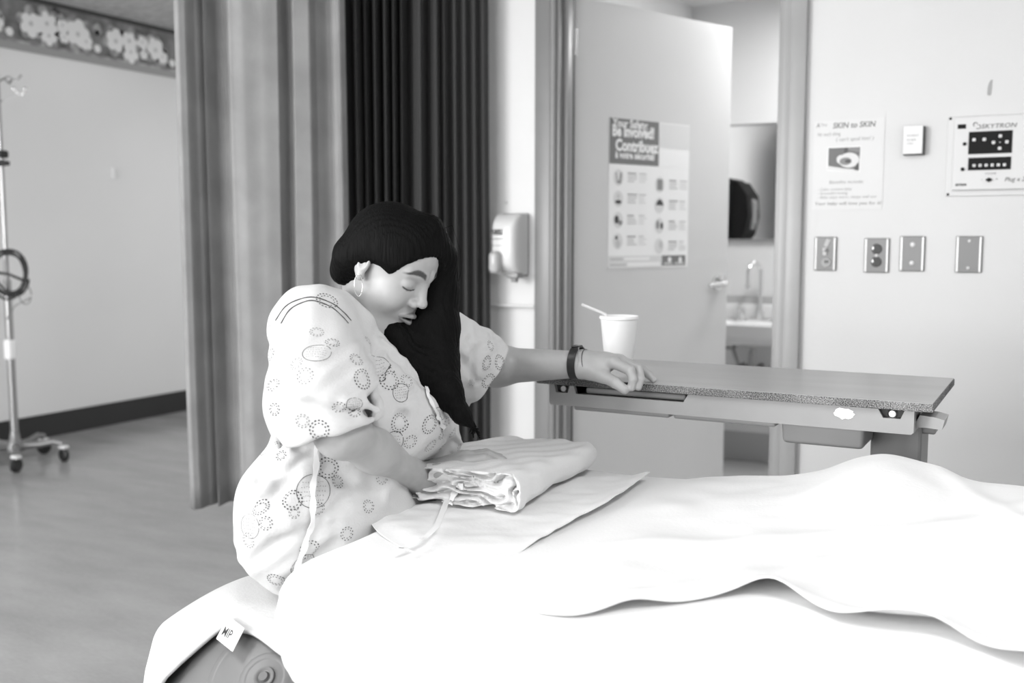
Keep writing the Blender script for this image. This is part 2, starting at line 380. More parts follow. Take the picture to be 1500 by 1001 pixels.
w.tube(pts, .0115, 12); w.cyl((sx, by, sz+.01), (sx, by, sz+.05), .02); w.cyl((pts[-1][0], pts[-1][1], pts[-1][2]), (pts[-1][0], pts[-1][1], pts[-1][2]-.03), .016)
fa = w.build('tap', M_chrome, sk, smooth=40)
for s in (-.10, .10):
    w = MB(); w.cyl((sx+s, by, sz), (sx+s, by, sz+.05), .015).box((sx+s, by-.02, sz+.058), (.018, .075, .014), .005).lathe([(.024, 0), (.022, .012), (.014, .018)], (sx+s, by, sz))
    w.build('tap_handle', M_chrome, fa, smooth=40)
w = MB()
for s in (-1, 1):
    w.tube([(sx+s*.13, BY-.02, sz-.13), (sx+s*.13, BY-.12, sz-.15), (sx+s*.09, BY-.14, sz-.24), (sx+s*.085, BY-.02, sz-.27)], .011, 10)
    w.lathe([(.0, -.02), (.022, -.02), (.022, .02), (0, .02)], (sx+s*.085, BY-.08, sz-.25), R=Matrix.Rotation(pi/2, 3, 'X'))
w.tube([(sx, BY-.22, sz-.14), (sx, BY-.22, sz-.30), (sx, BY-.16, sz-.33), (sx, BY-.12, sz-.27), (sx, BY-.02, sz-.25)], .019, 12)
w.tube([(sx-.13, BY-.1, sz-.155), (sx-.19, BY-.1, sz-.15)], .009, 8); w.tube([(sx+.1, BY-.1, sz-.25), (sx+.0, BY-.12, sz-.31)], .009, 8)
w.build('waste_pipes', mat('pipe_metal', .35, .35, metal=.8), sk, smooth=40)
# ledge tile strip behind the sink
z0 = float(ony(1105, 457, BY)[2]); z1 = float(ony(1105, 428, BY)[2])
o = MB().box((sx, BY-.014, (z0+z1)/2-.02), (.62, .028, z1-z0+.0), .004).build('splashback', mat('splashback_laminate', .50, .35)); tag(o, 'pale grey splashback strip on the wall behind the bathroom sink', 'splashback')
# ================================================================ soap dispenser on the pier
def wf(px, py, off=0.): p = ony(px, py, YB-off); return float(p[0]), float(p[2])
DY = YB-.02
dx0, dzt = wf(719, 314, .12); dx1, _ = wf(757, 400, .12); _, dzb = wf(740, 403, .12)
dcx = (dx0+dx1)/2; dwd = (dx1-dx0); 
M_dis = mat('dispenser_plastic', .70, .28); M_disg = mat('dispenser_grey', .30, .3); M_disl = mat('dispenser_window', .45, .15)
w = MB(); 
# body: rounded front, lofted from outline sections
secs = []
nz = 24
bm = bmesh.new(); rows = []
for i in range(nz+1):
    t = i/nz; z = dzb+(dzt-dzb)*t; e = min(1, (1-(abs(2*t-1))**7))**.5 if abs(2*t-1) < 1 else 0.02
    e = max(e, .75 if 0 < i < nz else .6); dep = .105*(1-.10*abs(2*t-1)**3) if 0 < i < nz else .09
    hw = dwd/2*(.94+.06*e); row = []
    for k in range(17):
        a = pi*k/16; c_ = cos(a); s_ = sin(a); n_ = .35
        row.append(bm.verts.new((dcx-hw*(abs(c_)**n_)*(1 if c_ > 0 else -1), DY-.012-dep*(abs(s_)**.5)*e, z)))
    rows.append(row)
for i in range(nz):
    for k in range(16): bm.faces.new((rows[i][k], rows[i][k+1], rows[i+1][k+1], rows[i+1][k]))
    bm.faces.new((rows[i][16], rows[i][0], rows[i+1][0], rows[i+1][16]))
bm.faces.new(rows[0]); bm.faces.new(rows[-1])
w.bm(bm); sd = w.build('soap_dispenser', [M_dis], smooth=50); tag(sd, 'white hand sanitizer dispenser on the pier beside the dark curtain', 'dispenser')
MB().box((dcx, DY-.006, (dzb+dzt)/2), (dwd*.98, .012, dzt-dzb+.01), .004).build('back_plate', M_disg, sd)
pz = dzb+.035
w = MB(); w.box((dcx-.022, DY-.125, pz+.012), (dwd*.40, .05, .085), .02, seg=4); w.build('push_bar', mat('push_bar_plastic', .48, .2), sd, smooth=50)
w = MB(); w.lathe([(0, -.02), (.012, -.02), (.016, 0), (.016, .02), (0, .02)], (dcx+.03, DY-.07, dzb-.008)); w.box((dcx+.03, DY-.07, dzb-.002), (.05, .05, .02), .006)
w.build('nozzle', M_disg, sd, smooth=40)
w = MB(); text_geo(w, 'PURELL', .026, lambda a, b, c: (dcx-.046+a+.0*b, DY-.1195, dzt-.075+b), bold=.0012, shear=.25, sx=.60)
w.add([(dcx-.045, DY-.1192, dzt-.09), (dcx+.012, DY-.1192, dzt-.09), (dcx+.012, DY-.1192, dzt-.0925), (dcx-.045, DY-.1192, dzt-.0925)], [(0, 1, 2, 3)], 0)
w.add([(dcx-.045, DY-.1192, dzt-.115), (dcx+.012, DY-.1192, dzt-.115), (dcx+.012, DY-.1192, dzt-.1165), (dcx-.045, DY-.1192, dzt-.1165)], [(0, 1, 2, 3)], 0)
w.build('lettering', G[4], sd, normals=False)
# screw above
p = ony(741, 297, YB-.02); tag(MB().lathe([(0, .004), (.005, .004), (.007, 0)], (p[0], p[1], p[2]), R=Matrix.Rotation(pi/2, 3, 'X'), n=14).build('wall_screw', M_steel), 'small screw in the pier above the sanitizer dispenser', 'screw')
# ================================================================ things on the wall right of the door
def plate(px0, py0, px1, py1):
    x0_, z0_ = wf(px0, py0); x1_, z1_ = wf(px1, py1); return (x0_+x1_)/2, (z0_+z1_)/2, x1_-x0_, z0_-z1_
M_pl = mat('stainless_plate', .20, .38, metal=.15); M_ple = mat('plate_edge', .7, .3, metal=.5); M_scr = mat('white_screw', .85, .3)
def wall_plate(px0, py0, px1, py1, label, kind):
    cx, cz, wd, ht = plate(px0, py0, px1, py1)
    w = MB(); w.box((cx, YB-.004, cz), (wd, .008, ht), .003, seg=3, mi=0)
    # raised bright bevels down both sides
    w.box((cx-wd/2+.006, YB-.007, cz), (.006, .006, ht*.97), .002, mi=1); w.box((cx+wd/2-.006, YB-.007, cz), (.006, .006, ht*.97), .002, mi=1)
    o = w.build('wall_plate', [M_pl, M_ple]); tag(o, label, 'wall plate', 'steel plates in a row on the wall')
    f = YB-.0085
    def scr(x, z, r=.004, nm='screw', m=M_scr):
        MB().lathe([(0, .003), (r*.8, .003), (r, 0)], (x, f, z), R=Matrix.Rotation(pi/2, 3, 'X'), n=14).build(nm, m, o, smooth=True)
    if kind == 'switch':
        w = MB(); w.box((cx-.001, f-.002, cz+.008), (.013, .006, .026), .002); w.box((cx-.001, f-.012, cz+.012), (.009, .018, .010), .003); w.build('switch', mat('switch_ivory', .62, .35), o)
        w = MB(); w.lathe([(0, .003), (.015, .003), (.016, 0)], (cx+.004, f, cz-.028), R=Matrix.Rotation(pi/2, 3, 'X')); w.build('socket', mat('socket_grey', .34, .35), o, smooth=40)
        MB().box((cx+.002, f-.0035, cz-.026), (.003, .002, .010)).box((cx+.009, f-.0035, cz-.026), (.003, .002, .010)).build('slot', M_dk, o)
        MB().box((cx+.006, f-.001, cz+.036), (.014, .002, .026), .002, R=Matrix.Rotation(.4, 3, 'Y')).build('tape_remnant', mat('tape_pale', .5, .5), o)
    elif kind == 'outlet':
        for s in (-1, 1):
            w = MB(); w.lathe([(0, .004), (.0145, .004), (.0165, 0)], (cx, f, cz+s*.0205), R=Matrix.Rotation(pi/2, 3, 'X')); so = w.build('socket', mat('socket_dark', .025, .4) if s < 0 else MATS['socket_dark'] if 'socket_dark' in MATS else mat('socket_dark', .025, .4), o, smooth=40)
            w = MB()
            for d_ in (-.006, .006): w.box((cx+d_, f-.0045, cz+s*.0205+.004), (.0022, .002, .009))
            w.lathe([(0, .005), (.0028, .005)], (cx, f, cz+s*.0205-.008), R=Matrix.Rotation(pi/2, 3, 'X'), n=12)
            w.build('slot', M_rub, so)
            for d_ in (-.0105,): MB().box((cx+d_, f-.0045, cz+s*.0205+.003), (.004, .001, .009)).build('glint', M_ple, so)
        scr(cx, cz, .005)
    elif kind == 'blank_wide':
        scr(cx+.001, cz+.029, .0075); scr(cx, cz-.029, .0065)
    else:
        scr(cx, cz+.0415, .0045); scr(cx-.001, cz-.0415, .0045)
    return o
wall_plate(1194, 347, 1225, 397, 'steel wall plate with a toggle switch, nearest to the bathroom door', 'switch')
wall_plate(1267, 349, 1302, 400, 'steel wall plate with two dark electrical sockets', 'outlet')
wall_plate(1319, 346, 1354, 398, 'blank steel plate with two large pale plugs, beside the socket plate', 'blank_wide')
wall_plate(1401, 346, 1438, 400, 'blank steel plate below the black and white control panel', 'blank')
# handwritten note
x0_, z1_ = wf(1193, 178); x1_, z0_ = wf(1292, 306); nw, nh = x1_-x0_, z1_-z0_
nf = lambda x, y, z: (x0_+x, YB-.0017-z, z0_+y)
w = MB(); M_note = mat('note_paper', .69, .42)
w.box((x0_+nw/2, YB-.0013, z0_+nh/2), (nw, .0014, nh), mi=0)
note = w.build('handwritten_note', [M_note]); tag(note, 'white handwritten notice with a small photo, left of the thermostat box', 'notice')
pens = [G[4], mat('pen_grey', .12, .5), mat('pen_pale', .24, .5)]
def NT(s, x, y, size, mi=0, sx=.8, bold=0., sh=.15):
    w = MB(); text_geo(w, s, size, lambda a, b, c: nf(x*nw+a, y*nh+b, .0006), shear=sh, sx=sx, bold=bold); w.build('handwriting', pens[mi], note, normals=False)
NT('A', .03, .925, .022, 1); NT('Time', .09, .94, .013, 2); NT('SKIN to SKIN', .27, .91, .025, 1, .92, .0004)
NT('No such thing', .05, .83, .016, 2); NT('( can\'t spoil him! )', .32, .765, .017, 2, .95)
NT('Benefits include:', .24, .29, .015, 2, 1.1); NT('- Calm, content baby', .08, .215, .012, 2, 1.05); NT('- Successful nursing', .08, .17, .012, 2, 1.0); NT('- Baby stays warm, sleeps well too', .08, .125, .012, 2, 1.1); NT('Your baby will love you for it!', .04, .05, .015, 1, 1.15)
w = MB(); pa, pb, pc, pd = .20, .68, .42, .70
def nq(pts, mi, z): w.add([nf((pa+(pb-pa)*u)*nw, (pc+(pd-pc)*v)*nh, z) for u, v in pts], [tuple(range(len(pts)))], mi)
nq([(0, .08), (.98, -.04), (1, 1), (.02, 1)], 0, .0008)
nq([(.04, .16), (.96, .03), (.98, .97), (.04, .97)], 1, .0010)
nq([(.0, .1), (.98, -.04), (.9, .08), (.5, .14), (.03, .26)], 4, .0012)
def ell(cx, cy, rx, ry, mi, z, n=20, ph=0): nq([(cx+rx*cos(2*pi*k/n+ph), cy+ry*sin(2*pi*k/n)) for k in range(n)], mi, z)
nq([(.52, .97), (.62, .97), (.6, .72), (.5, .74)], 3, .0012); nq([(.6, .97), (.98, .97), (.98, .75), (.66, .84)], 2, .0012)
ell(.66, .46, .30, .30, 4, .0014); ell(.42, .50, .13, .18, 4, .0015); ell(.56, .42, .18, .15, 2, .0016); ell(.63, .42, .09, .07, 3, .0017); nq([(.82, .06), (.96, .04), (.95, .2), (.9, .34)], 3, .0018)
w.build('baby_photo', [G[0], mat('photo_dark', .10, .4), mat('photo_mid', .18, .4), mat('photo_black', .03, .4), mat('photo_light', .66, .4)], note, normals=False)
# thermostat-like box
bx0, bz1 = wf(1325, 186, .03); bx1, bz0 = wf(1352, 226, .03); bc = ((bx0+bx1)/2, (bz0+bz1)/2)
bo = MB().box((bc[0], YB-.0145, bc[1]), (bx1-bx0+.004, .027, bz1-bz0+.002), .002).build('wall_box', mat('box_dark', .03, .4)); tag(bo, 'small white faced dark box on the wall between the notice and control panel', 'thermostat')
fo = MB().box((bc[0]-.002, YB-.031, bc[1]+.002), (bx1-bx0, .006, bz1-bz0), .002).build('front_cover', mat('box_white', .80, .4), bo)
w = MB(); bf = lambda x, y: (lambda a, b, c: (bc[0]-.026+x+a, YB-.0345, bc[1]+y+b))
for s, y in (('PATIENT', .012), ('NURSE', -.001), ('CALL', -.012)): text_geo(w, s, .009, bf(.006, y), mi=0, sx=1.0)
w.build('lettering', MATS['pen_pale'], fo, normals=False)
# grey mark on the wall
def stain(pts, name, label, g):
    w = MB(); n = len(pts); vs = []
    for (x, y, r) in pts:
        for s in (-1, 1): q_ = ony(x+s*r, y, YB-.0008); vs.append(q_)
    w.add(vs, [(2*i, 2*i+1, 2*i+3, 2*i+2) for i in range(n-1)]); tag(w.build(name, mat(name, g, .5), normals=False), label, 'mark')
stain([(1449, 140, 1.5), (1449, 138, 3), (1450, 128, 3.2), (1451, 122, 2.6), (1453, 117, 1.4)], 'wall_scuff', 'short vertical grey scuff on the wall above the control panel', .36)
# control panel on its backing board
pa = wf(1389, 172); pb = wf(1389, 288)
bw_ = .46; bh_ = pa[1]-pb[1]+.0
bo_x = pa[0]; M_pan = mat('panel_white', .66, .4)
cp = MB().box((bo_x+bw_/2, YB-.0038, (pa[1]+pb[1])/2), (bw_, .006, bh_), .002).build('control_panel', M_pan); tag(cp, 'white wall control panel with two black keypads, at the right edge of the photo', 'control panel')
fx0, fz1 = wf(1398, 172, .02); _, fz0 = wf(1398, 279, .02)
fp = MB().box((fx0+.20, YB-.013, (fz0+fz1)/2), (.40, .016, fz1-fz0), .003).build('face_plate', mat('panel_face', .67, .38), cp)
w = MB(); FY = YB-.0215
def pp(px, py): p = ony(px, py, FY); return float(p[0]), float(p[2])
def rect(px0, py0, px1, py1, mi, dep=.0008, mb=None):
    a = pp(px0, py0); b = pp(px1, py1); (mb or w).box(((a[0]+b[0])/2, FY-dep/2, (a[1]+b[1])/2), (abs(b[0]-a[0]), dep, abs(a[1]-b[1])), min(.0006, dep*.3), mi=mi)
rect(1403, 182.5, 1415, 188.5, 0)
k1 = MB(); rect(1419.5, 193.5, 1482, 224, 0, .002, k1); kb1 = k1.build('keypad', M_dk, cp)
k2 = MB(); rect(1418.5, 231.5, 1480.5, 248, 0, .002, k2); kb2 = k2.build('keypad', M_dk, cp)
w.build('label', M_dk, cp)
def key(cx, cy, s, par, g=None):
    k = MB(); a = pp(cx, cy); r_ = s*.00107
    k.box((a[0], FY-.004, a[1]), (r_*2, .006, r_*2), .002, mi=0)
    if g == 'l': tri = [(-.4, 0), (.35, .4), (.35, -.4)]
    elif g == 'r': tri = [(.4, 0), (-.35, .4), (-.35, -.4)]
    elif g == 'u': tri = [(0, .4), (.4, -.35), (-.4, -.35)]
    elif g == 'd': tri = [(0, -.4), (.4, .35), (-.4, .35)]
    else: tri = None
    if tri: k.add([(a[0]+x*r_, FY-.0073, a[1]+z*r_) for x, z in tri], [(0, 1, 2)], 1)
    elif g: text_geo(k, g, r_*1.6, lambda x, y, z: (a[0]-r_*.45+x, FY-.0073, a[1]-r_*.6+y), mi=1)
    k.build('key', [MATS['paper_white'], G[4]], par)
key(1427, 205, 4.3, kb1, '1'); key(1442, 204.5, 4.3, kb1, '2'); key(1455.5, 209, 4.3, kb1, 'l'); key(1465.5, 199.5, 4.3, kb1, 'u'); key(1475, 208, 4.3, kb1, 'r'); key(1464.5, 217.5, 4.3, kb1, 'd'); key(1465, 208.5, 1.6, kb1, None)
for i, c in enumerate('ABCDEF'): key(1427+i*8.9, 242.8-i*.25, 4.0, kb2, c)
w = MB()
for (px, py, r_) in ((1413, 211, 2.6), (1410, 248, 2.8)):
    w = MB(); a = pp(px, py); w.lathe([(0, .006), (r_*.0018, .006), (r_*.0021, 0)], (a[0], FY, a[1]), R=Matrix.Rotation(pi/2, 3, 'X'), n=16)
    w.build('button', M_dk, cp)
w = MB(); a = pp(1448.5, 263.5); w.lathe([(0, .012), (.005, .012), (.0065, 0)], (a[0], FY, a[1]), R=Matrix.Rotation(pi/2, 3, 'X'), n=16); w.box((a[0], FY-.006, a[1]), (.017, .005, .004), .001); w.build('dial', M_dk, cp)
w = MB()
for (px, py) in ((1392.5, 174), (1388.5, 285)):
    w = MB(); a = ony(px, py, YB-.007); w.lathe([(0, .003), (.004, .002), (.0045, 0)], (a[0], YB-.0055, a[1+1]), R=Matrix.Rotation(pi/2, 3, 'X'), n=14)
    w.build('screw', M_dk, cp)
def CT(s, px, py, size, mi=0, sx=1., sh=0., bold=0.):
    w = MB(); a = pp(px, py); text_geo(w, s, size, lambda x, y, z: (a[0]+x, FY-.001, a[1]+y), sx=sx, shear=sh, bold=bold); w.build('lettering', [G[4], MATS['pen_grey']][mi], cp, normals=False)
CT('SKYTRON', 1437, 188.5, .019, 1, 1.12, .2); CT('Plug x 2', 1471, 266, .019, 1, .9, .3); CT('VOLUME', 1443, 255.5, .0065, 1, 1.2); CT('SKYTRON', 1399.5, 272.5, .009, 0, .75, bold=.0005)
CT('-', 1437, 265, .012, 1); CT('+', 1458, 264.5, .012, 1)
# curled emblem before the word
w = MB()
for (ox, oz, r_, a0, a1) in ((0, .004, .006, .4, 4.2), (.008, -.003, .006, -2.6, 2.0)):
    a = pp(1429, 184.5); ps = [(a[0]+ox+r_*cos(t), FY-.0012, a[1]+oz+r_*sin(t)) for t in np.linspace(a0, a1, 12)]
    w.tube(ps, .0013, 6, mi=0, flat=.4)
w.build('emblem', G[4], cp, normals=False)
from mathutils import noise as mnoise
def nz(x, y, z=0., s=1., o=0): return mnoise.noise(Vector((x*s+o*7.3, y*s-o*3.1, z*s+o)))
# ================================================================ overbed table
TZ = .93
tl = onz(777, 553, TZ); tr = onz(1370, 589, TZ); tf = onz(1376, 557, TZ)
TX0, TX1 = float(tl[0]), float(tr[0]); TY0 = float((tl[1]+tr[1])/2); TY1 = TY0+.385
tcx = (TX0+TX1)/2; tcy = (TY0+TY1)/2; TL = TX1-TX0; TW = TY1-TY0
tb = empty('overbed_table', (tcx, tcy, 0), 'grey overbed table with a chipped speckled edge, standing behind the bed', 'table')
def chip_mat():
    m = bpy.data.materials.new('chipped_edge'); m.use_nodes = True; nt = m.node_tree; N = nt.nodes; L = nt.links; b = N['Principled BSDF']
    tc = N.new('ShaderNodeTexCoord'); n = N.new('ShaderNodeTexNoise'); n.inputs['Scale'].default_value = 500; n.inputs['Detail'].default_value = 3
    n2 = N.new('ShaderNodeTexNoise'); n2.inputs['Scale'].default_value = 9
    L.new(tc.outputs['Object'], n.inputs['Vector']); L.new(tc.outputs['Object'], n2.inputs['Vector'])
    a = N.new('ShaderNodeMath'); a.operation = 'MULTIPLY_ADD'; a.inputs[1].default_value = .35; L.new(n2.outputs['Fac'], a.inputs[0]); L.new(n.outputs['Fac'], a.inputs[2])
    r = N.new('ShaderNodeValToRGB'); r.color_ramp.elements[0].position = .58; r.color_ramp.elements[1].position = 1.0
    r.color_ramp.elements[0].color = (.018,)*3+(1,); r.color_ramp.elements[1].color = (.5,)*3+(1,)
    L.new(a.outputs[0], r.inputs[0]); L.new(r.outputs[0], b.inputs['Base Color']); b.inputs['Roughness'].default_value = .8
    return m
M_chip = chip_mat(); M_top = mat('table_laminate', .36, .28, noise=.08, nscale=3, stretch=(1, 6, 1)); M_tfr = mat('table_tray_plastic', .30, .38, noise=.04, nscale=12); M_tray = mat('tray_grey', .28, .4)
w = MB(); w.box((tcx, tcy, TZ-.0085), (TL, TW, .015), .002, mi=0); top = w.build('tabletop', M_chip, tb)
MB().box((tcx, tcy, TZ-.0006), (TL-.003, TW-.003, .0012), .0004).build('laminate', M_top, top)
# tray frame with a recessed grip on the near side
fz1, fz0 = TZ-.0165, TZ-.060; fx0_, fx1_ = TX0+.027, TX1-.032; fy0, fy1 = TY0+.008, TY1-.02
gx0, gx1 = TX0+.085, float(ony(1008, 584, fy0)[0])
sc0, sc1 = fx0_+.030, fx1_-.038; nd = .0165
out = [(fx0_+.004, fz0), (fx1_-.004, fz0), (fx1_, fz0+.004), (fx1_, fz1), (sc1+.022, fz1), (sc1+.015, fz1-nd), (sc1-.015, fz1-nd), (sc1-.024, fz1), (gx1, fz1), (gx1-.010, fz1-.017), (gx0+.004, fz1-.017), (gx0, fz1-.004), (gx0, fz1-.001), (sc0+.017, fz1-.001), (sc0+.013, fz1-nd), (sc0-.014, fz1-nd), (sc0-.018, fz1), (fx0_, fz1), (fx0_, fz0+.004)]
w = MB(); w.prism(out, fy0, fy0+.010, lambda a, b, c: (a, c, b))
w.box((fx0_+.005, (fy0+fy1)/2+.006, (fz0+fz1)/2), (.010, fy1-fy0-.01, fz1-fz0-.001), .003).box((fx1_-.005, (fy0+fy1)/2+.006, (fz0+fz1)/2), (.010, fy1-fy0-.01, fz1-fz0-.001), .003)
w.box(((fx0_+fx1_)/2, fy1-.006, (fz0+fz1)/2), (fx1_-fx0_-.02, .010, fz1-fz0-.002), .003)
w.box(((fx0_+fx1_)/2, (fy0+fy1)/2+.004, fz0+.012), (fx1_-fx0_-.02, fy1-fy0-.024, .006))
fr = w.build('tray_frame', M_tfr, tb)
MB().box(((gx0+gx1)/2+.004, fy0+.032, fz1-.0105), (gx1-gx0-.03, .03, .013), .004).build('pull_tray', M_tray, tb)
# corner screws in dark recesses
for px in (sc0, sc1):
    o = MB().box((px, fy0+.016, fz1-.009), (.044, .010, .017), .002).build('recess', M_rub, tb)
    w = MB(); w.lathe([(0, .004), (.006, .004), (.009, 0)], (px, fy0+.010, fz1-.009), R=Matrix.Rotation(pi/2, 3, 'X')); w.build('screw', M_steel, o)
# shallow drawer bottoms
for a, b_ in ((840, 980), (986, 1136)):
    xa = float(ony(a, 600, fy0+.01)[0]); xb = float(ony(b_, 612, fy0+.01)[0])
    w = MB(); w.box(((xa+xb)/2, fy0+.13, fz0-.004), (xb-xa, .24, .012), .005, seg=3); w.build('drawer', M_tray, tb)
xa = float(ony(1143, 630, fy0+.02)[0]); xb = float(ony(1266, 640, fy0+.02)[0])
bm = bmesh.new(); bmesh.ops.create_cube(bm, size=1); 
zt_, zb_ = fz0+.004, float(ony(1200, 655, fy0+.02)[2])
bmesh.ops.scale(bm, vec=(xb-xa, .26, zt_-zb_), verts=bm.verts)
for v in bm.verts:
    if v.co.z < 0: v.co.x *= .965; v.co.y *= .95
bmesh.ops.bevel(bm, geom=[e for e in bm.edges], offset=.008, segments=3, affect='EDGES', profile=.5)
bm.transform(Matrix.Translation(((xa+xb)/2, fy0+.15, (zt_+zb_)/2)))
w = MB(); w.bm(bm); w.build('storage_bin', mat('bin_grey', .26, .4), tb, smooth=30)
# paper remnant, worn white patch on the rail
c = ony(1236, 606, fy0-.001); w = MB(); rw = random.Random(2); k = 22
w.add([(c[0]+(.0165+.004*rw.random())*cos(2*pi*i/k), fy0-.0012, c[2]+(.0085+.003*rw.random())*sin(2*pi*i/k)) for i in range(k)], [tuple(range(k))])
w.build('label_remnant', G[0], fr, normals=False)
# lever at the right end
w = MB(); lx = TX1-.012; w.prism([(lx-.022, TZ-.045), (lx-.014, TZ-.028), (lx+.012, TZ-.030), (lx+.028, TZ-.034), (lx+.024, TZ-.052), (lx-.004, TZ-.05), (lx-.018, TZ-.051)], fy0+.03, fy0+.10, lambda a, b, c: (a, c, b)); w.build('height_lever', mat('lever_grey', .34, .35), tb)
# column and base
cxa = float(ony(1275, 640, TY0+.14)[0]); cxb = float(ony(1350, 640, TY0+.14)[0]); ccy = TY0+.20
w = MB(); w.box(((cxa+cxb)/2, ccy, (fz0+.36)/2), (cxb-cxa, .12, fz0-.36), .006); w.box(((cxa+cxb)/2, ccy, .38), (cxb-cxa+.016, .135, .60), .008)
w.build('column', mat('column_steel', .22, .4), tb)
w = MB(); w.box(((cxa+cxb)/2+.045, ccy, fz0-.012), (.05, .10, .02), .004); w.build('bracket', MATS['column_steel'], tb)
bs = MB(); bs.box(((cxa+cxb)/2, ccy, .085), (.07, .42, .045), .008)
for s in (-1, 1): bs.box(((cxa+cxb)/2-.28, ccy+s*.19, .085), (.62, .05, .045), .01)
bso = bs.build('base', MATS['column_steel'], tb)
def caster(x, y, r, par, ang=0.):
    w = MB(); R_ = Matrix.Rotation(ang, 3, 'Z') @ Matrix.Rotation(pi/2, 3, 'Y')
    w.lathe([(r*.35, -.011), (r*.9, -.012), (r, -.006), (r, .006), (r*.9, .012), (r*.35, .011)], (x, y, r), R=R_, n=24); return w.build('caster', M_rub, par, smooth=40)
for px, py in (((cxa+cxb)/2-.56, ccy-.19), ((cxa+cxb)/2-.56, ccy+.19), ((cxa+cxb)/2, ccy-.19), ((cxa+cxb)/2, ccy+.19)): caster(px, py, .032, tb, pi/2)
# ---------------- cup and straw
cp0 = onz(906, 534, TZ); cx_, cy_ = float(cp0[0]), float(min(cp0[1], TY1-.045))
M_cup = mat('foam_cup', .86, .45, bump=.02, bscale=150)
k = float(-cx_*sin(A)+cy_*cos(A)); ch = (535-463)/1500*k; cr = (937-879)/2/1500*k
w = MB(); w.lathe([(0, 0), (cr*.68, 0), (cr*.70, .003), (cr*.93, ch*.93), (cr*.99, ch*.94), (cr, ch*.965), (cr*.97, ch), (cr*.92, ch*.985), (cr*.66, .006), (0, .005)], (cx_, cy_, TZ), n=40)
cup = w.build('foam_cup', M_cup, smooth=50); tag(cup, 'white foam drinking cup on the overbed table', 'cup')
s0 = Vector((cx_, cy_, TZ+ch*.55)); e0 = at(852, 446, k-.01)
s1 = at(886, 460, k)
w = MB(); w.tube([Vector((cx_+.005, cy_, TZ+.01)), (cx_-.012, cy_, TZ+ch*.6), Vector(s1)*.97+Vector((cx_, cy_, TZ+ch))*.03, Vector(s1)*.6+Vector(e0)*.4, e0], .0032, 12, cap=False)
so = w.build('bent_straw', M_cup, smooth=True); tag(so, 'white bendable straw leaning out of the foam cup', 'straw')
# ================================================================ bed
MX0, MX1, MY0, MY1, MZ = -1.0, 1.15, 1.06, 1.93, .748
def bumpf(x, c, s): return math.exp(-((x-c)/s)**2)
def bedz(x, y):
    z = MZ
    t = max(0, min(1, (x+.75)/.45)); t = t*t*(3-2*t)
    back = max(0, min(1, (y-1.35)/.5)); back = back*back*(3-2*back)
    z += .022*t*back + .055*bumpf(x, -.27, .10)*back*bumpf(y, 1.9, .3) + .035*max(0, min(1, (x+.3)/.4))*back
    return z
M_sheet = mat('bed_linen', .80, .85, bump=.05, bscale=220, sheen=.1)
M_sheet2 = mat('bed_blanket', .80, .9, bump=.05, bscale=160)
bed = empty('hospital_bed', (.07, 1.5, 0), 'hospital bed made up in white sheets, in the foreground', 'bed')
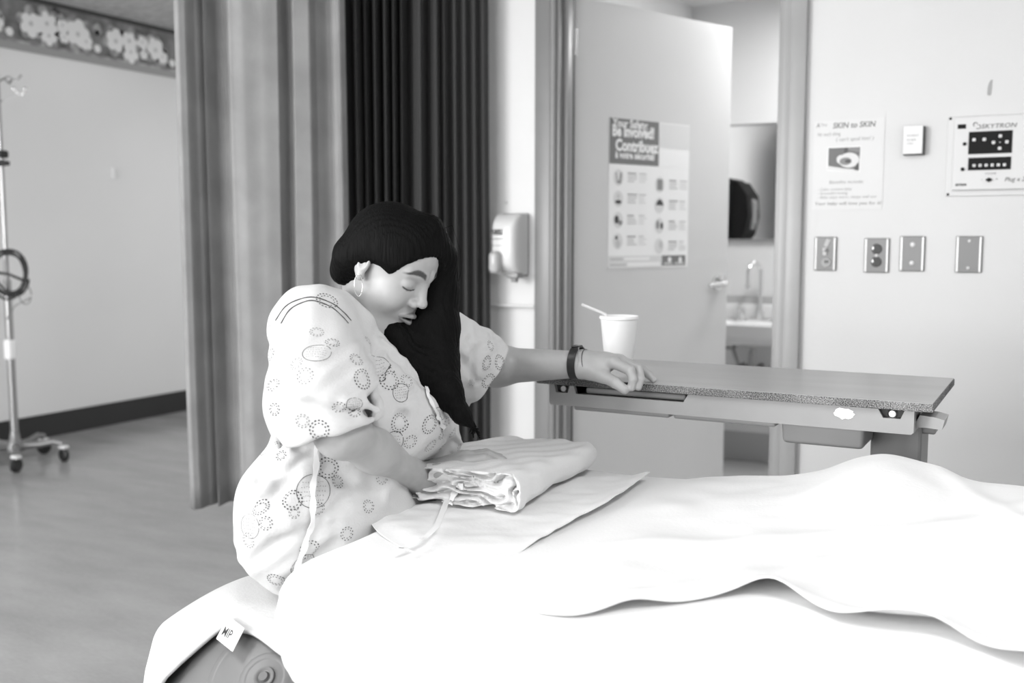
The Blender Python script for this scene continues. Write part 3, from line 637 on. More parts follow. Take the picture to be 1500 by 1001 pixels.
# fitted mattress: rounded slab, every rounding follows from the superellipse profile
def mattress():
    nx_, ny_ = 150, 70; rc = .11; th = .175; vs = []; fs = []
    def plan(u, v):   # u,v in -1..1 to rounded rectangle
        x = (MX0+MX1)/2+u*(MX1-MX0)/2; y = (MY0+MY1)/2+v*(MY1-MY0)/2; return x, y
    # rings: profile from centre outwards then down and tucked under
    W, H = (MX1-MX0)/2, (MY1-MY0)/2; cx, cy = (MX0+MX1)/2, (MY0+MY1)/2
    m = 260
    def contour(inset, r):
        pts = []; w_, h_ = W-inset, H-inset; r = max(.004, min(r, w_, h_)); L1 = 2*(w_-r); L2 = 2*(h_-r); q_ = pi*r/2; per = 2*(L1+L2)+4*q_
        for i in range(m):
            s = per*i/m
            segs = [(L2, 'r'), (q_, 'c1'), (L1, 't'), (q_, 'c2'), (L2, 'l'), (q_, 'c3'), (L1, 'b'), (q_, 'c4')]
            for ln, nm in segs:
                if s <= ln or nm == 'c4': break
                s -= ln
            if nm == 'r': p = (w_, -h_+r+s)
            elif nm == 't': p = (w_-r-s, h_)
            elif nm == 'l': p = (-w_, h_-r-s)
            elif nm == 'b': p = (-w_+r+s, -h_)
            else:
                a0 = {'c1': 0, 'c2': pi/2, 'c3': pi, 'c4': 1.5*pi}[nm]; a = a0+min(1, s/q_)*pi/2
                c_ = {'c1': (w_-r, h_-r), 'c2': (-w_+r, h_-r), 'c3': (-w_+r, -h_+r), 'c4': (w_-r, -h_+r)}[nm]; p = (c_[0]+r*cos(a), c_[1]+r*sin(a))
            pts.append(p)
        return pts
    prof = [(H*.995*k_/24., 0.) for k_ in range(24, 2, -1)]   # inset from centre to near edge
    rings = [(i_, 0.) for i_, _ in prof if i_ > .05]
    for a in np.linspace(0, pi/2, 9): rings.append((.045*(1-sin(a)), -.045*(1-cos(a))))
    for d in (.07, .10, .13): rings.append((-.006*sin(d*20), -d))
    for a in np.linspace(.2, pi/2, 6): rings.append((.045*(1-cos(a)), -.13-.045*sin(a)))
    rings.append((.20, -.178)); rings.append((.40, -.178))
    for ri, (ins, dz) in enumerate(rings):
        r = max(.01, .11-ins*.5) if ins < .2 else .01
        for i, (px, py) in enumerate(contour(ins, r)):
            X, Y = cx+px, cy+py
            top_ = bedz(X, Y) if ri < len(rings)-9 else bedz(X, Y)
            wr = .002*nz(X, Y, dz, 7, 1)+.003*nz(X*1.2, Y*.7, dz*2, 3, 2)
            side = min(1., max(0., -dz/.05))
            nx__, ny__ = px/W, py/H; ln = math.hypot(nx__, ny__) or 1
            tw = .007*side*nz(X, Y, dz*.5, 16, 3)
            vs.append((X+nx__/ln*tw, Y+ny__/ln*tw, top_+dz+wr*(1-side*.5)))
    n_ = len(rings)
    for j in range(n_-1):
        for i in range(m): fs.append((j*m+i, j*m+(i+1) % m, (j+1)*m+(i+1) % m, (j+1)*m+i))
    fs.append(tuple(range(m))); fs.append(tuple((n_-1)*m+i for i in range(m)))
    w = MB(); w.add(vs, fs); return w.build('mattress', M_sheet, bed, smooth=60)
mattress()
w = MB(); fz = .52
w.box((.12, 1.5, fz), (1.9, .10, .05), .01)
for y in (1.2, 1.8): w.box((.15, y, fz), (1.8, .05, .06), .01)
for x in (-.62, .3, 1.0): w.box((x, 1.5, fz+.02), (.06, .72, .04), .01)
w.box((.15, 1.5, .555), (1.85, .74, .02), .005)
w.build('bed_frame', mat('bed_frame_steel', .4, .4, metal=.4), bed)
for x in (-.45, .95):
    for y in (1.22, 1.78):
        lg = MB().box((x, y, .29), (.05, .05, .46), .008).build('leg', MATS['bed_frame_steel'], bed); caster(x, y, .06, lg)
# cloth patches lying on the bed -------------------------------------------------
def coons(c0, c1, d0, d1, nu, nv):
    """c0,c1: bottom/top curves (u), d0,d1: left/right curves (v); each a callable 0..1 -> np.array 2d"""
    P = np.zeros((nu+1, nv+1, 2)); 
    for i in range(nu+1):
        u = i/nu
        for j in range(nv+1):
            v = j/nv
            P[i, j] = (1-v)*c0(u)+v*c1(u)+(1-u)*d0(v)+u*d1(v)-((1-u)*(1-v)*c0(0)+u*(1-v)*c0(1)+(1-u)*v*c1(0)+u*v*c1(1))
    return P
def poly(pts):
    P = np.array(pts, float); s = np.r_[0, np.cumsum(np.linalg.norm(np.diff(P, axis=0), axis=1))]; s /= s[-1]
    def f(t):
        # catmull-rom through the points
        i = int(min(len(s)-2, max(0, np.searchsorted(s, t, 'right')-1))); a = (t-s[i])/(s[i+1]-s[i])
        p1, p2 = P[i], P[i+1]; p0 = P[i-1] if i > 0 else 2*p1-p2; p3 = P[i+2] if i+2 < len(P) else 2*p2-p1
        return .5*((2*p1)+(-p0+p2)*a+(2*p0-5*p1+4*p2-p3)*a*a+(-p0+3*p1-3*p2+p3)*a**3)
    return f
def cloth(P, zf, thick, name, m, parent=None, smooth=True):
    nu, nv = P.shape[0]-1, P.shape[1]-1; vs = []; fs = []
    for side in (1, 0):
        for i in range(nu+1):
            for j in range(nv+1):
                x, y = P[i, j]; z = zf(x, y, i/nu, j/nv); vs.append((x, y, z+(thick/2 if side else -thick/2)))
    n_ = (nu+1)*(nv+1); I = lambda i, j: i*(nv+1)+j
    for i in range(nu):
        for j in range(nv):
            a, b_, c, d = I(i, j), I(i+1, j), I(i+1, j+1), I(i, j+1); fs.append((a, b_, c, d)); fs.append((n_+d, n_+c, n_+b_, n_+a))
    ed = [I(i, 0) for i in range(nu+1)]+[I(nu, j) for j in range(1, nv+1)]+[I(i, nv) for i in range(nu-1, -1, -1)]+[I(0, j) for j in range(nv-1, 0, -1)]
    for a, b_ in zip(ed, ed[1:]+ed[:1]): fs.append((b_, a, n_+a, n_+b_))
    w = MB(); w.add(vs, fs); return w.build(name, m, parent, smooth=smooth and 70)
def PX(pts, h): return [tuple(onz(px, py, h)[:2]) for px, py in pts]
# draw sheet below the bundle
under = coons(poly(PX([(537, 750), (560, 775), (610, 800), (690, 808), (760, 800)], .757)),
              poly(PX([(700, 712), (780, 700), (860, 694), (905, 697), (952, 699)], .762)),
              poly(PX([(537, 750), (590, 735), (650, 722), (700, 712)], .76)),
              poly(PX([(760, 800), (830, 765), (895, 735), (952, 699)], .76)), 80, 60)
def uz(x, y, u, v):
    e = min(u, 1-u, v, 1-v); lift = .012*bumpf(v, 1, .25)*bumpf(u, 1, .12)+.008*bumpf(u, 1, .06)*bumpf(v, .6, .3)
    ef = min(1, min(u, v)/.12); ef = ef*ef*(3-2*ef); return bedz(x, y)+.0015+.005*ef+.002*nz(x, y, 0, 14, 3)*ef+.002*nz(x*.6+y, y-x, 0, 22, 4)*ef+lift
us = cloth(under, uz, .0016, 'draw_sheet', M_sheet2); tag(us, 'thin white draw sheet spread on the bed under the rolled gown', 'sheet')
# top sheet with its wavy near edge
near = poly([tuple(onz(px, py, MZ+.012)[:2]) for px, py in [(742, 862), (775, 884), (840, 893), (915, 884), (985, 876), (1060, 865), (1120, 863), (1180, 879), (1245, 905), (1310, 918), (1380, 925), (1440, 945), (1520, 975), (1620, 1010)]]+[(.35, 1.16), (.7, 1.15)])
far = poly([tuple(onz(954, 706, MZ+.005)[:2]), (-.62, 1.90), (-.45, 1.915), (-.2, 1.92), (.1, 1.92), (.7, 1.92)])
leftc = poly(PX([(742, 862), (800, 812), (880, 760), (925, 728), (954, 706)], MZ+.012))
rightc = poly([(.7, 1.15), (.7, 1.5), (.7, 1.92)])
tp = coons(near, far, leftc, rightc, 220, 110)
def tz_(x, y, u, v):
    e = bumpf(v, 0, .045)
    # the edge stands up off the mattress in three places
    lift = e*(.024*bumpf(u, .275, .035)+.012*bumpf(u, .14, .03)+.030*bumpf(u, .40, .05)+.024*bumpf(u, .52, .04))
    f1 = .0040*nz(x*.5+y*.9, y*.4-x, 0, 8, 5)+.002*nz(x, y, 0, 17, 6)
    fold = .008*bumpf((x+.20)*.8-(y-1.55)*.6, 0, .03)+.007*bumpf((x-.05)*.9+(y-1.5)*.5, 0, .025)+.006*bumpf((x+.5)*.5-(y-1.45), 0, .03)
    ef = min(1, u/.10); ef = ef*ef*(3-2*ef); vf = min(1, v/.06+.35); return bedz(x, y)+.0015+.0085*ef*vf+(f1+fold*(1-e))*ef*vf+lift
ts = cloth(tp, tz_, .0016, 'top_sheet', M_sheet2); tag(ts, 'large white top sheet with a loose wavy edge across the bed', 'sheet')
# ================================================================ curtains
def curtain(pts, z0, z1, name, m, label, seed, hem=.0):
    """pts: (px, depth D, fold offset towards the viewer)"""
    vs = []; fs = []; nzv = 26; n_ = len(pts)
    for j in range(nzv+1):
        t = j/nzv; z = z0+(z1-z0)*t
        for i, (px, D, off) in enumerate(pts):
            sh = 1.0+.18*nz(px*.02, t*2, seed, 1, seed); dr = 5*nz(px*.01, t*1.5, 0, 1, seed+3)*(1-t)
            d = (px-750+dr)/F
            p = O+RV*(d*D)+FV*(D-off*sh); vs.append((p[0], p[1], z+(hem*nz(px*.03, 0, 0, 1, 9) if j == 0 else 0)))
    for j in range(nzv):
        for i in range(n_-1): fs.append((j*n_+i, j*n_+i+1, (j+1)*n_+i+1, (j+1)*n_+i))
    w = MB(); w.add(vs, fs); o = w.build(name, m, smooth=50, normals=False)
    s = o.modifiers.new('thickness', 'SOLIDIFY'); s.thickness = .002; s.offset = 0
    tag(o, label, 'curtain'); return o
def interp(keys, x):
    for (a, va), (b_, vb) in zip(keys, keys[1:]):
        if x <= b_: t = (x-a)/(b_-a); t = t*t*(3-2*t) if b_-a > 6 else t; return va+(vb-va)*t
    return keys[-1][1]
M_cl = mat('light_curtain_fabric', .27, .8, noise=.14, nscale=7, bump=.08, bscale=140, detail=6); M_cd = mat('dark_curtain_fabric', .045, .85, bump=.1, bscale=200)
kl = [(272, .03), (280, .05), (288, .045), (298, .0), (308, -.03), (312, .02), (322, -.055), (336, -.04), (352, .03), (372, .045), (395, .04), (418, .035), (424, -.03), (432, -.02), (440, .03), (462, .03), (467, -.015), (482, -.04), (497, -.01), (505, .035), (512, .01)]
pl = [(px, 3.50+(px-272)/238*.12, interp(kl, px)) for px in np.arange(272, 513, 1.5)]
curtain(pl, .29, 2.6, 'light_curtain', M_cl, 'pale grey privacy curtain with broad flat folds, left of the dark one', 1, .004)
pd_ = []; x = 506.; 
kd = [(506, -.02), (518, -.05), (528, .03), (534, -.05), (541, .02), (546, -.06), (556, .035), (561, -.06), (571, .035), (576, -.06), (583, .035), (588, -.06), (594, .035), (600, -.05), (612, .0), (621, .045), (627, -.03), (637, .01), (643, .03), (648, -.02), (653, .02), (660, -.03), (668, .01), (675, -.02), (682, .012), (689, -.015), (696, .015), (703, -.01), (709, .015), (716, .0)]
pd_ = [(px, 3.68+(px-506)/210*.18, interp(kd, px)) for px in np.arange(506, 716.5, .75)]
curtain(pd_, .28, 2.6, 'dark_curtain', M_cd, 'dark curtain hanging in tight vertical pleats behind the person', 2, .004)
M_track = mat('track_metal', .6, .4, metal=.5)
a = at(268, 300, 3.5); b_ = at(716, 300, 3.86); a[2] = b_[2] = 2.615
tag(MB().tube([a, (a+b_)/2, b_], .012, 10).build('curtain_track', M_track), 'metal curtain track under the ceiling, carrying both curtains', 'curtain track')
# ================================================================ IV pole
hx_, hy_ = -5.0, 3.55
iv = empty('drip_stand', (hx_, hy_, 0), 'chrome drip stand on casters at the left edge, by the left wall', 'drip stand')
M_ivm = mat('stand_metal', .38, .3, metal=.8); M_ivd = mat('cast_grey', .22, .35, metal=.4)
w = MB(); w.cyl((hx_, hy_, .09), (hx_, hy_, 1.0), .021, n=18).cyl((hx_, hy_, 1.0), (hx_, hy_, 2.05), .0125, n=18); w.build('pole', M_ivm, iv, smooth=40)
MB().lathe([(0, .07), (.05, .07), (.052, .10), (.03, .13), (.022, .18), (0, .18)], (hx_, hy_, 0)).build('hub', M_ivd, iv, smooth=40)
angs = [math.atan2(3.43-hy_, -4.83-hx_)+k*2*pi/5 for k in range(5)]
for k_, a in enumerate(angs):
    R_ = .25; ex, ey = hx_+R_*cos(a), hy_+R_*sin(a)
    w = MB(); w.tube([(hx_+.03*cos(a), hy_+.03*sin(a), .095), (hx_+.13*cos(a), hy_+.13*sin(a), .10), (hx_+.2*cos(a), hy_+.2*sin(a), .115), (ex, ey, .10)], [.021, .018, .017, .018], 12)
    lg = w.build('foot', M_ivd, iv, smooth=50)
    MB().box((ex, ey, .082), (.05, .035, .02), .006).build('caster_guard', mat('guard_white', .8, .2) if 'guard_white' not in MATS else MATS['guard_white'], lg)
    w = MB(); Rw = Matrix.Rotation(a+.8, 3, 'Z') @ Matrix.Rotation(pi/2, 3, 'Y'); w.lathe([(0, -.014), (.03, -.015), (.038, -.008), (.038, .008), (.03, .015), (0, .014)], (ex, ey, .038), R=Rw, n=22); w.build('caster', M_rub, lg, smooth=40)
for s in (0, 1, 2, 3):
    a = s*pi/2+.4; w = MB(); w.tube([(hx_, hy_, 2.04), (hx_+.06*cos(a), hy_+.06*sin(a), 2.07), (hx_+.11*cos(a), hy_+.11*sin(a), 2.05), (hx_+.135*cos(a), hy_+.135*sin(a), 2.075)], .005, 8); w.build('hook', M_ivm, iv, smooth=True)
p = at(3, 225, 5.45); w = MB(); w.box((hx_, hy_, p[2]), (.07, .05, .04), .01); w.build('clamp', M_rub, iv); q_ = at(4, 238, 5.45)
w = MB(); w.cyl((hx_, hy_-.02, q_[2]), (hx_+.06, hy_+.0, q_[2]-.003), .018, .012); w.build('clamp_knob', M_rub, iv, smooth=40)
p = at(8, 512, 5.5); w = MB(); w.box((hx_+.0, hy_-.002, p[2]), (.05, .05, .11), .012); w.build('paper_label', G[0], iv)
p = onx(30, 131, XL+.5)
for px, py in ((20, 130), (37, 131)):
    c = at(px, py, 5.45); 
w = MB(); c0 = at(20, 130, 5.45); c1 = at(29, 138, 5.45); c2 = at(37, 131, 5.45); cm = at(8, 145, 5.5)
w.tube([(hx_, hy_, cm[2]-.02), cm, c1, at(33, 139, 5.45), c2], .0045, 8); w.tube([c1, at(24, 135, 5.45), c0], .0045, 8)
w.lathe([(0, -.012), (.011, -.006), (.011, .006), (0, .012)], c0, n=12); w.lathe([(0, -.012), (.011, -.006), (.011, .006), (0, .012)], c2, n=12)
w.build('bag_hook', mat('shiny_hook', .95, .12, metal=1), iv, smooth=True)
# coiled cable hanging on the stand
w = MB(); rc_ = random.Random(4); cc = at(13, 401, 5.40); ps = []
for k_ in range(150):
    a = 2*pi*k_/30; r = .096+.012*sin(a*.43+1)+.006*sin(2.7*a); ps.append(Vector(cc)+Vector(RV)*(r*cos(a)*(.95+.04*sin(a*.2)))+Vector(UV)*(r*1.18*sin(a)+.008*sin(a*.31))-Vector(FV)*(.012*sin(a*.17)+.010*cos(a*.6)))
w.tube(ps, .0062, 8); w.tube([Vector(cc)+Vector(RV)*-.09+Vector(UV)*.01, Vector(cc)+Vector(UV)*-.004, Vector(cc)+Vector(RV)*.085+Vector(UV)*-.04], .007, 8)
co = w.build('cable_coil', M_rub, smooth=True); tag(co, 'coil of black cable hanging on the drip stand', 'cable')
w = MB(); c3 = at(37, 432, 5.40); w.tube([Vector(c3)+Vector(RV)*(.032*cos(a)*1.0)+Vector(UV)*(.05*sin(a)) for a in np.linspace(0, 6.0, 26)]+[at(22, 448, 5.4), at(10, 468, 5.42)], .003, 8); w.build('thin_lead', mat('lead_grey', .22, .5), co, smooth=True)
# ================================================================ implicit surfaces
def nrm(v): v = np.asarray(v, float); return v/np.linalg.norm(v)
def s_ell(p, c, r, R=None):
    q = p-np.asarray(c, np.float32)
    if R is not None: q = q@np.asarray(R, np.float32)      # columns of R are the local axes
    r = np.asarray(r, np.float32); k0 = np.sqrt(((q/r)**2).sum(1))+1e-9; k1 = np.sqrt(((q/(r*r))**2).sum(1))+1e-9
    return k0*(k0-1)/k1
def s_rc(p, a, b, ra, rb, fl=None):
    a = np.asarray(a, np.float32); b = np.asarray(b, np.float32); ba = b-a; pa = p-a
    h = np.clip((pa@ba)/float(ba@ba), 0, 1); return np.sqrt(((pa-h[:, None]*ba)**2).sum(1))-(ra+(rb-ra)*h)
def s_chain(p, pts, rs, k=.01):
    d = None
    for i in range(len(pts)-1):
        e = s_rc(p, pts[i], pts[i+1], rs[i], rs[i+1]); d = e if d is None else smin(d, e, k)
    return d
def smin(a, b, k):
    h = np.clip(.5+.5*(b-a)/k, 0, 1); return b+(a-b)*h-k*h*(1-h)
def smax(a, b, k): return -smin(-a, -b, k)
def s_plane(p, c, n): return (p-np.asarray(c, np.float32))@np.asarray(nrm(n), np.float32)
def axis(lo, hi, base, fine):
    """coordinates lo..hi at spacing base, finer inside the given (a, b, h) ranges"""
    xs = [lo]; 
    while xs[-1] < hi:
        h = base
        for a, b, f in fine:
            if a-.004 <= xs[-1] <= b: h = min(h, f)
        xs.append(xs[-1]+h)
    while (len(xs)-1) % 4: xs.append(xs[-1]+base)
    return np.array(xs, np.float32)
def polygonize(f, xs, ys, zs, iters=3):
    nx, ny, nz_ = len(xs), len(ys), len(zs); V = np.ones((nx, ny, nz_), np.float32)
    B = 4; cx = .5*(xs[:-1:B]+xs[B::B]); cy = .5*(ys[:-1:B]+ys[B::B]); cz = .5*(zs[:-1:B]+zs[B::B])
    hx, hy, hz = (xs[B::B]-xs[:-1:B])/2, (ys[B::B]-ys[:-1:B])/2, (zs[B::B]-zs[:-1:B])/2
    G = np.stack(np.meshgrid(cx, cy, cz, indexing='ij'), -1).reshape(-1, 3); H = np.stack(np.meshgrid(hx, hy, hz, indexing='ij'), -1).reshape(-1, 3)
    d = np.concatenate([f(G[i:i+400000]) for i in range(0, len(G), 400000)]); rad_ = np.sqrt((H**2).sum(1))*1.6+.003
    act = np.abs(d) < rad_; sg = np.where(d < 0, -1, 1).astype(np.float32).reshape(len(cx), len(cy), len(cz))
    V[:-1, :-1, :-1] = np.repeat(np.repeat(np.repeat(sg, B, 0), B, 1), B, 2)
    idx = np.argwhere(act.reshape(sg.shape))
    o = np.arange(B+1); oo = np.stack(np.meshgrid(o, o, o, indexing='ij'), -1).reshape(-1, 3)
    for i in range(0, len(idx), 8000):
        I = (idx[i:i+8000, None, :]*B+oo[None]).reshape(-1, 3)
        lin = np.unique((I[:, 0]*ny+I[:, 1])*nz_+I[:, 2]); a = lin//(ny*nz_); b = (lin//nz_) % ny; c = lin % nz_
        V[a, b, c] = f(np.stack([xs[a], ys[b], zs[c]], -1).astype(np.float32))
    S = V < 0
    cnt = np.zeros((nx-1, ny-1, nz_-1), np.uint8)
    for a in (0, 1):
        for b in (0, 1):
            for c in (0, 1): cnt += S[a:nx-1+a, b:ny-1+b, c:nz_-1+c]
    cells = np.argwhere((cnt > 0) & (cnt < 8)); ids = -np.ones(cnt.shape, np.int32); ids[tuple(cells.T)] = np.arange(len(cells))
    acc = np.zeros((len(cells), 3)); n = np.zeros(len(cells))
    X = [xs, ys, zs]; cor = [(a, b, c) for a in (0, 1) for b in (0, 1) for c in (0, 1)]
    for p in cor:
        for ax in range(3):
            if p[ax]: continue
            q = list(p); q[ax] = 1
            A_ = V[cells[:, 0]+p[0], cells[:, 1]+p[1], cells[:, 2]+p[2]]; B_ = V[cells[:, 0]+q[0], cells[:, 1]+q[1], cells[:, 2]+q[2]]
            m = (A_ < 0) != (B_ < 0); t = np.where(m, A_/(A_-B_+1e-12), 0)
            pos = np.stack([X[k][cells[:, k]+p[k]] for k in range(3)], -1).astype(float)
            pos[:, ax] += t*(X[ax][cells[:, ax]+1]-X[ax][cells[:, ax]])
            acc[m] += pos[m]; n[m] += 1
    P = acc/np.maximum(n, 1)[:, None]; faces = []
    for ax in range(3):
        sl0 = [slice(None)]*3; sl1 = [slice(None)]*3; sl0[ax] = slice(0, -1); sl1[ax] = slice(1, None)
        E = np.argwhere(S[tuple(sl0)] != S[tuple(sl1)]); b_, c_ = (ax+1) % 3, (ax+2) % 3
        lim = [nx, ny, nz_]; E = E[(E[:, b_] > 0) & (E[:, c_] > 0) & (E[:, b_] < lim[b_]-1) & (E[:, c_] < lim[c_]-1)]
        s0 = S[tuple(E.T)]
        def cid(db, dc): K = E.copy(); K[:, b_] -= db; K[:, c_] -= dc; return ids[tuple(K.T)]
        Q = np.stack([cid(1, 1), cid(0, 1), cid(0, 0), cid(1, 0)], -1); Q[~s0] = Q[~s0][:, ::-1]; faces.append(Q)
    Fc = np.concatenate(faces); Fc = Fc[(Fc >= 0).all(1)]
    P = P.astype(np.float32); e = .0006
    for _ in range(iters):
        d = f(P); g = np.stack([f(P+np.float32([e, 0, 0]))-f(P-np.float32([e, 0, 0])), f(P+np.float32([0, e, 0]))-f(P-np.float32([0, e, 0])), f(P+np.float32([0, 0, e]))-f(P-np.float32([0, 0, e]))], -1)/(2*e)
        g2 = (g**2).sum(1)+1e-6; st = np.clip(d/g2, -.002/np.sqrt(g2), .002/np.sqrt(g2)); P = P-(g*(st*.8)[:, None]).astype(np.float32)
    return P, Fc
def mesh_from(P, Fc, name, ms, parent=None, smooth=True):
    me = bpy.data.meshes.new(name); me.vertices.add(len(P)); me.vertices.foreach_set('co', P.astype(np.float32).ravel())
    me.loops.add(len(Fc)*4); me.loops.foreach_set('vertex_index', Fc.astype(np.int32).ravel()); me.polygons.add(len(Fc))
    me.polygons.foreach_set('loop_start', np.arange(0, len(Fc)*4, 4, dtype=np.int32)); me.polygons.foreach_set('loop_total', np.full(len(Fc), 4, np.int32))
    me.update(calc_edges=True); me.validate()
    me.polygons.foreach_set('use_smooth', [smooth]*len(me.polygons))
    for m in (ms if isinstance(ms, (list, tuple)) else [ms]): me.materials.append(m)
    o = bpy.data.objects.new(name, me); COL.objects.link(o)
    if parent: attach(o, parent)
    return o
def snap(f, px, py, t0=1.0, t1=2.6):
    """walk along the sight line to the implicit surface"""
    v = ray(px, py); v = v/np.linalg.norm(v); t = t0
    for _ in range(120):
        d = float(f((O+v*t)[None].astype(np.float32))[0])
        if d < .0005: break
        t += max(d*.7, .0008)
        if t > t1: return None
    return O+v*t
# ================================================================ the person on the ball
RF = lambda r, D, h: O*np.array([1, 1, 0])+RV*r+FV*D+UV*h
# head frame
th = rad(30.9); psi = rad(59.6); rl = rad(-2.)
fh = RV*sin(psi)-FV*cos(psi); l0 = RV*cos(psi)+FV*sin(psi); u0 = fh*sin(th)+UV*cos(th)
hf = fh*cos(th)-UV*sin(th); lh = l0*cos(rl)+u0*sin(rl); hu = u0*cos(rl)-l0*sin(rl); hr = -lh       # forward, up, her right
HR = np.stack([hr, hf, hu], 1)        # columns
HS = .912
HC = at(573, 387, 1.81)
def hl(x, y, z): return HC+(hr*x+hf*y+hu*z)*HS
def to_head(p): return ((p-HC.astype(np.float32))@HR.astype(np.float32))/HS
def head_sdf(p):
    q = p.copy(); q[:, 0] = np.abs(q[:, 0])
    d = s_ell(q, (0, -.012, .028), (.073, .084, .074))
    d = smin(d, s_ell(q, (0, .030, .034), (.062, .056, .056)), .02)
    d = smin(d, s_ell(q, (0, .026, -.020), (.0635, .060, .062)), .02)
    d = smin(d, s_ell(q, (0, .028, -.060), (.052, .050, .042)), .02)
    d = smin(d, s_ell(q, (.036, .052, -.036), (.027, .030, .029)), .018)
    d = smin(d, s_ell(q, (0, .066, -.089), (.020, .017, .015)), .018)
    d = smin(d, s_ell(q, (.040, .014, -.062), (.027, .037, .032)), .02)
    d = smin(d, s_ell(q, (0, .060, -.062), (.029, .031, .024)), .014)            # muzzle
    d = smin(d, s_rc(q, (.010, .083, .022), (.040, .069, .024), .008, .006), .014)
    d = smax(d, -s_ell(q, (.031, .105, .003), (.019, .020, .011)), .014)         # sockets
    lid = s_ell(q, (.031, .0690, .0005), (.0150, .0135, .0115)); d = smin(d, lid, .005)
    d = smax(d, -s_rc(q, (.019, .0875, .0095), (.044, .0805, .0085), .0010, .0008), .003)   # lid crease
    d = smax(d, -s_rc(q, (.020, .0860, -.0055), (.043, .0790, -.0065), .0009, .0009), .003)  # closed lash line
    d = smin(d, s_rc(q, (0, .083, .012), (0, .098, -.022), .0070, .0088), .013)  # nose
    d = smin(d, s_ell(q, (0, .1020, -.0275), (.0108, .0090, .0085)), .006)
    d = smin(d, s_ell(q, (.0140, .0915, -.0325), (.0085, .0100, .0075)), .006)
    d = smax(d, -s_ell(q, (.0070, .0985, -.0400), (.0035, .0050, .0032)), .003)
    d = smax(d, -s_rc(q, (.024, .093, -.036), (.033, .083, -.056), .0012, .001), .006)     # fold beside the nose
    up = smin(s_rc(q, (.004, .0955, -.0590), (.023, .0835, -.0645), .0050, .0022), s_ell(q, (0, .094, -.0595), (.006, .006, .0045)), .004)
    lo = s_rc(q, (0, .0930, -.0735), (.0185, .0840, -.0695), .0062, .0025)
    d = smin(d, up, .0035); d = smin(d, lo, .0035)
    d = smax(d, -s_ell(q, (0, .0985, -.0660), (.0200, .0120, .0022)), .0025)     # parted lips
    d = smax(d, -s_ell(q, (0, .090, -.0835), (.014, .004, .003)), .006)
    ear = s_ell(q, (.0755, -.010, -.003), (.0070, .0160, .0275)); ear = smax(ear, -s_ell(q, (.0830, -.006, .003), (.0062, .0092, .0165)), .003)
    ear = smin(ear, s_ell(q, (.0745, -.003, -.0285), (.0060, .0085, .0090)), .006); d = smin(d, ear, .006)
    return d*HS
# joints ---------------------------------------------------------------------
PV = np.array([-1.125, 1.36, .755])
SN, EN, WN = at(458, 482, 1.72), at(499, 632, 1.565), at(618, 702, 1.81)          # near arm
SF, EF, WF_ = at(648, 503, 1.93), at(727, 536, 2.17), at(852, 534, 2.075)         # far arm
NB = at(544, 478, 1.83); CHc = at(530, 560, 1.80); BL = at(578, 645, 1.92)
lat = nrm(SF-SN); tow = nrm(np.cross(lat, UV)); 
if tow@RV < 0: tow = -tow
TR = np.stack([lat, tow, nrm(np.cross(lat, tow))], 1)
LEGS = [[(-1.07, 1.44, .705), (-1.105, 1.84, .665), (-1.10, 1.90, .10)], [(-1.19, 1.42, .705), (-1.285, 1.80, .665), (-1.30, 1.86, .10)]]
def fingers(d, p, chains, k=.004):
    for pts, rs in chains: d = smin(d, s_chain(p, pts, rs, .003), k)
    return d
A3 = lambda *t: at(*t)
LH = [  # far hand gripping the table edge: thumb, index, middle, ring, little
    ([A3(864, 546, 2.060), A3(885, 552, 2.030), A3(902, 561, 2.006), A3(915, 571, 1.998)], [.0165, .0130, .0112, .0092]),
    ([A3(898, 531, 2.035), A3(923, 543, 2.006), A3(927, 556, 1.999), A3(925, 568, 2.000)], [.0118, .0100, .0088, .0078]),
    ([A3(905, 528, 2.058), A3(935, 541, 2.022), A3(938, 555, 2.008), A3(935, 567, 2.005)], [.0118, .0098, .0086, .0076]),
    ([A3(908, 528, 2.080), A3(939, 540, 2.062), A3(950, 549, 2.052), A3(957, 556, 2.045)], [.0112, .0092, .0080, .0070]),
    ([A3(907, 531, 2.100), A3(933, 539, 2.098), A3(944, 545, 2.100), A3(953, 549, 2.100)], [.0100, .0082, .0072, .0064])]
LPALM = [A3(868, 535, 2.068), A3(884, 532, 2.060)]
RH = [
    ([A3(640, 691, 1.785), A3(662, 691, 1.780), A3(680, 694, 1.780), A3(694, 697, 1.785)], [.0150, .0125, .0105, .009]),
    ([A3(680, 678, 1.810), A3(708, 673, 1.815), A3(726, 679, 1.820), A3(739, 687, 1.825)], [.0118, .0100, .0086, .0076]),
    ([A3(684, 673, 1.832), A3(715, 668, 1.837), A3(735, 675, 1.840), A3(748, 683, 1.845)], [.0118, .0098, .0086, .0076]),
    ([A3(682, 670, 1.852), A3(712, 665, 1.860), A3(731, 671, 1.865), A3(744, 679, 1.870)], [.0112, .0094, .0080, .0070]),
    ([A3(676, 669, 1.870), A3(703, 665, 1.883), A3(720, 669, 1.890), A3(731, 675, 1.895)], [.0100, .0082, .0072, .0064])]
def near_(p, c, r): return ((p-np.asarray(c, np.float32))**2).sum(1) < r*r
def sub(d, p, m, fn):
    if m.any(): d = d.copy(); d[m] = fn(d[m], p[m])
    return d
def arm_sdf(p):
    n = s_chain(p, [SN, EN, WN], [.052, .037, .0265], .03)
    n = smin(n, s_ell(p, EN*.62+WN*.38, (.0300,)*3), .03)
    f = s_chain(p, [SF, EF, WF_], [.050, .040, .0270], .03)
    return n, f
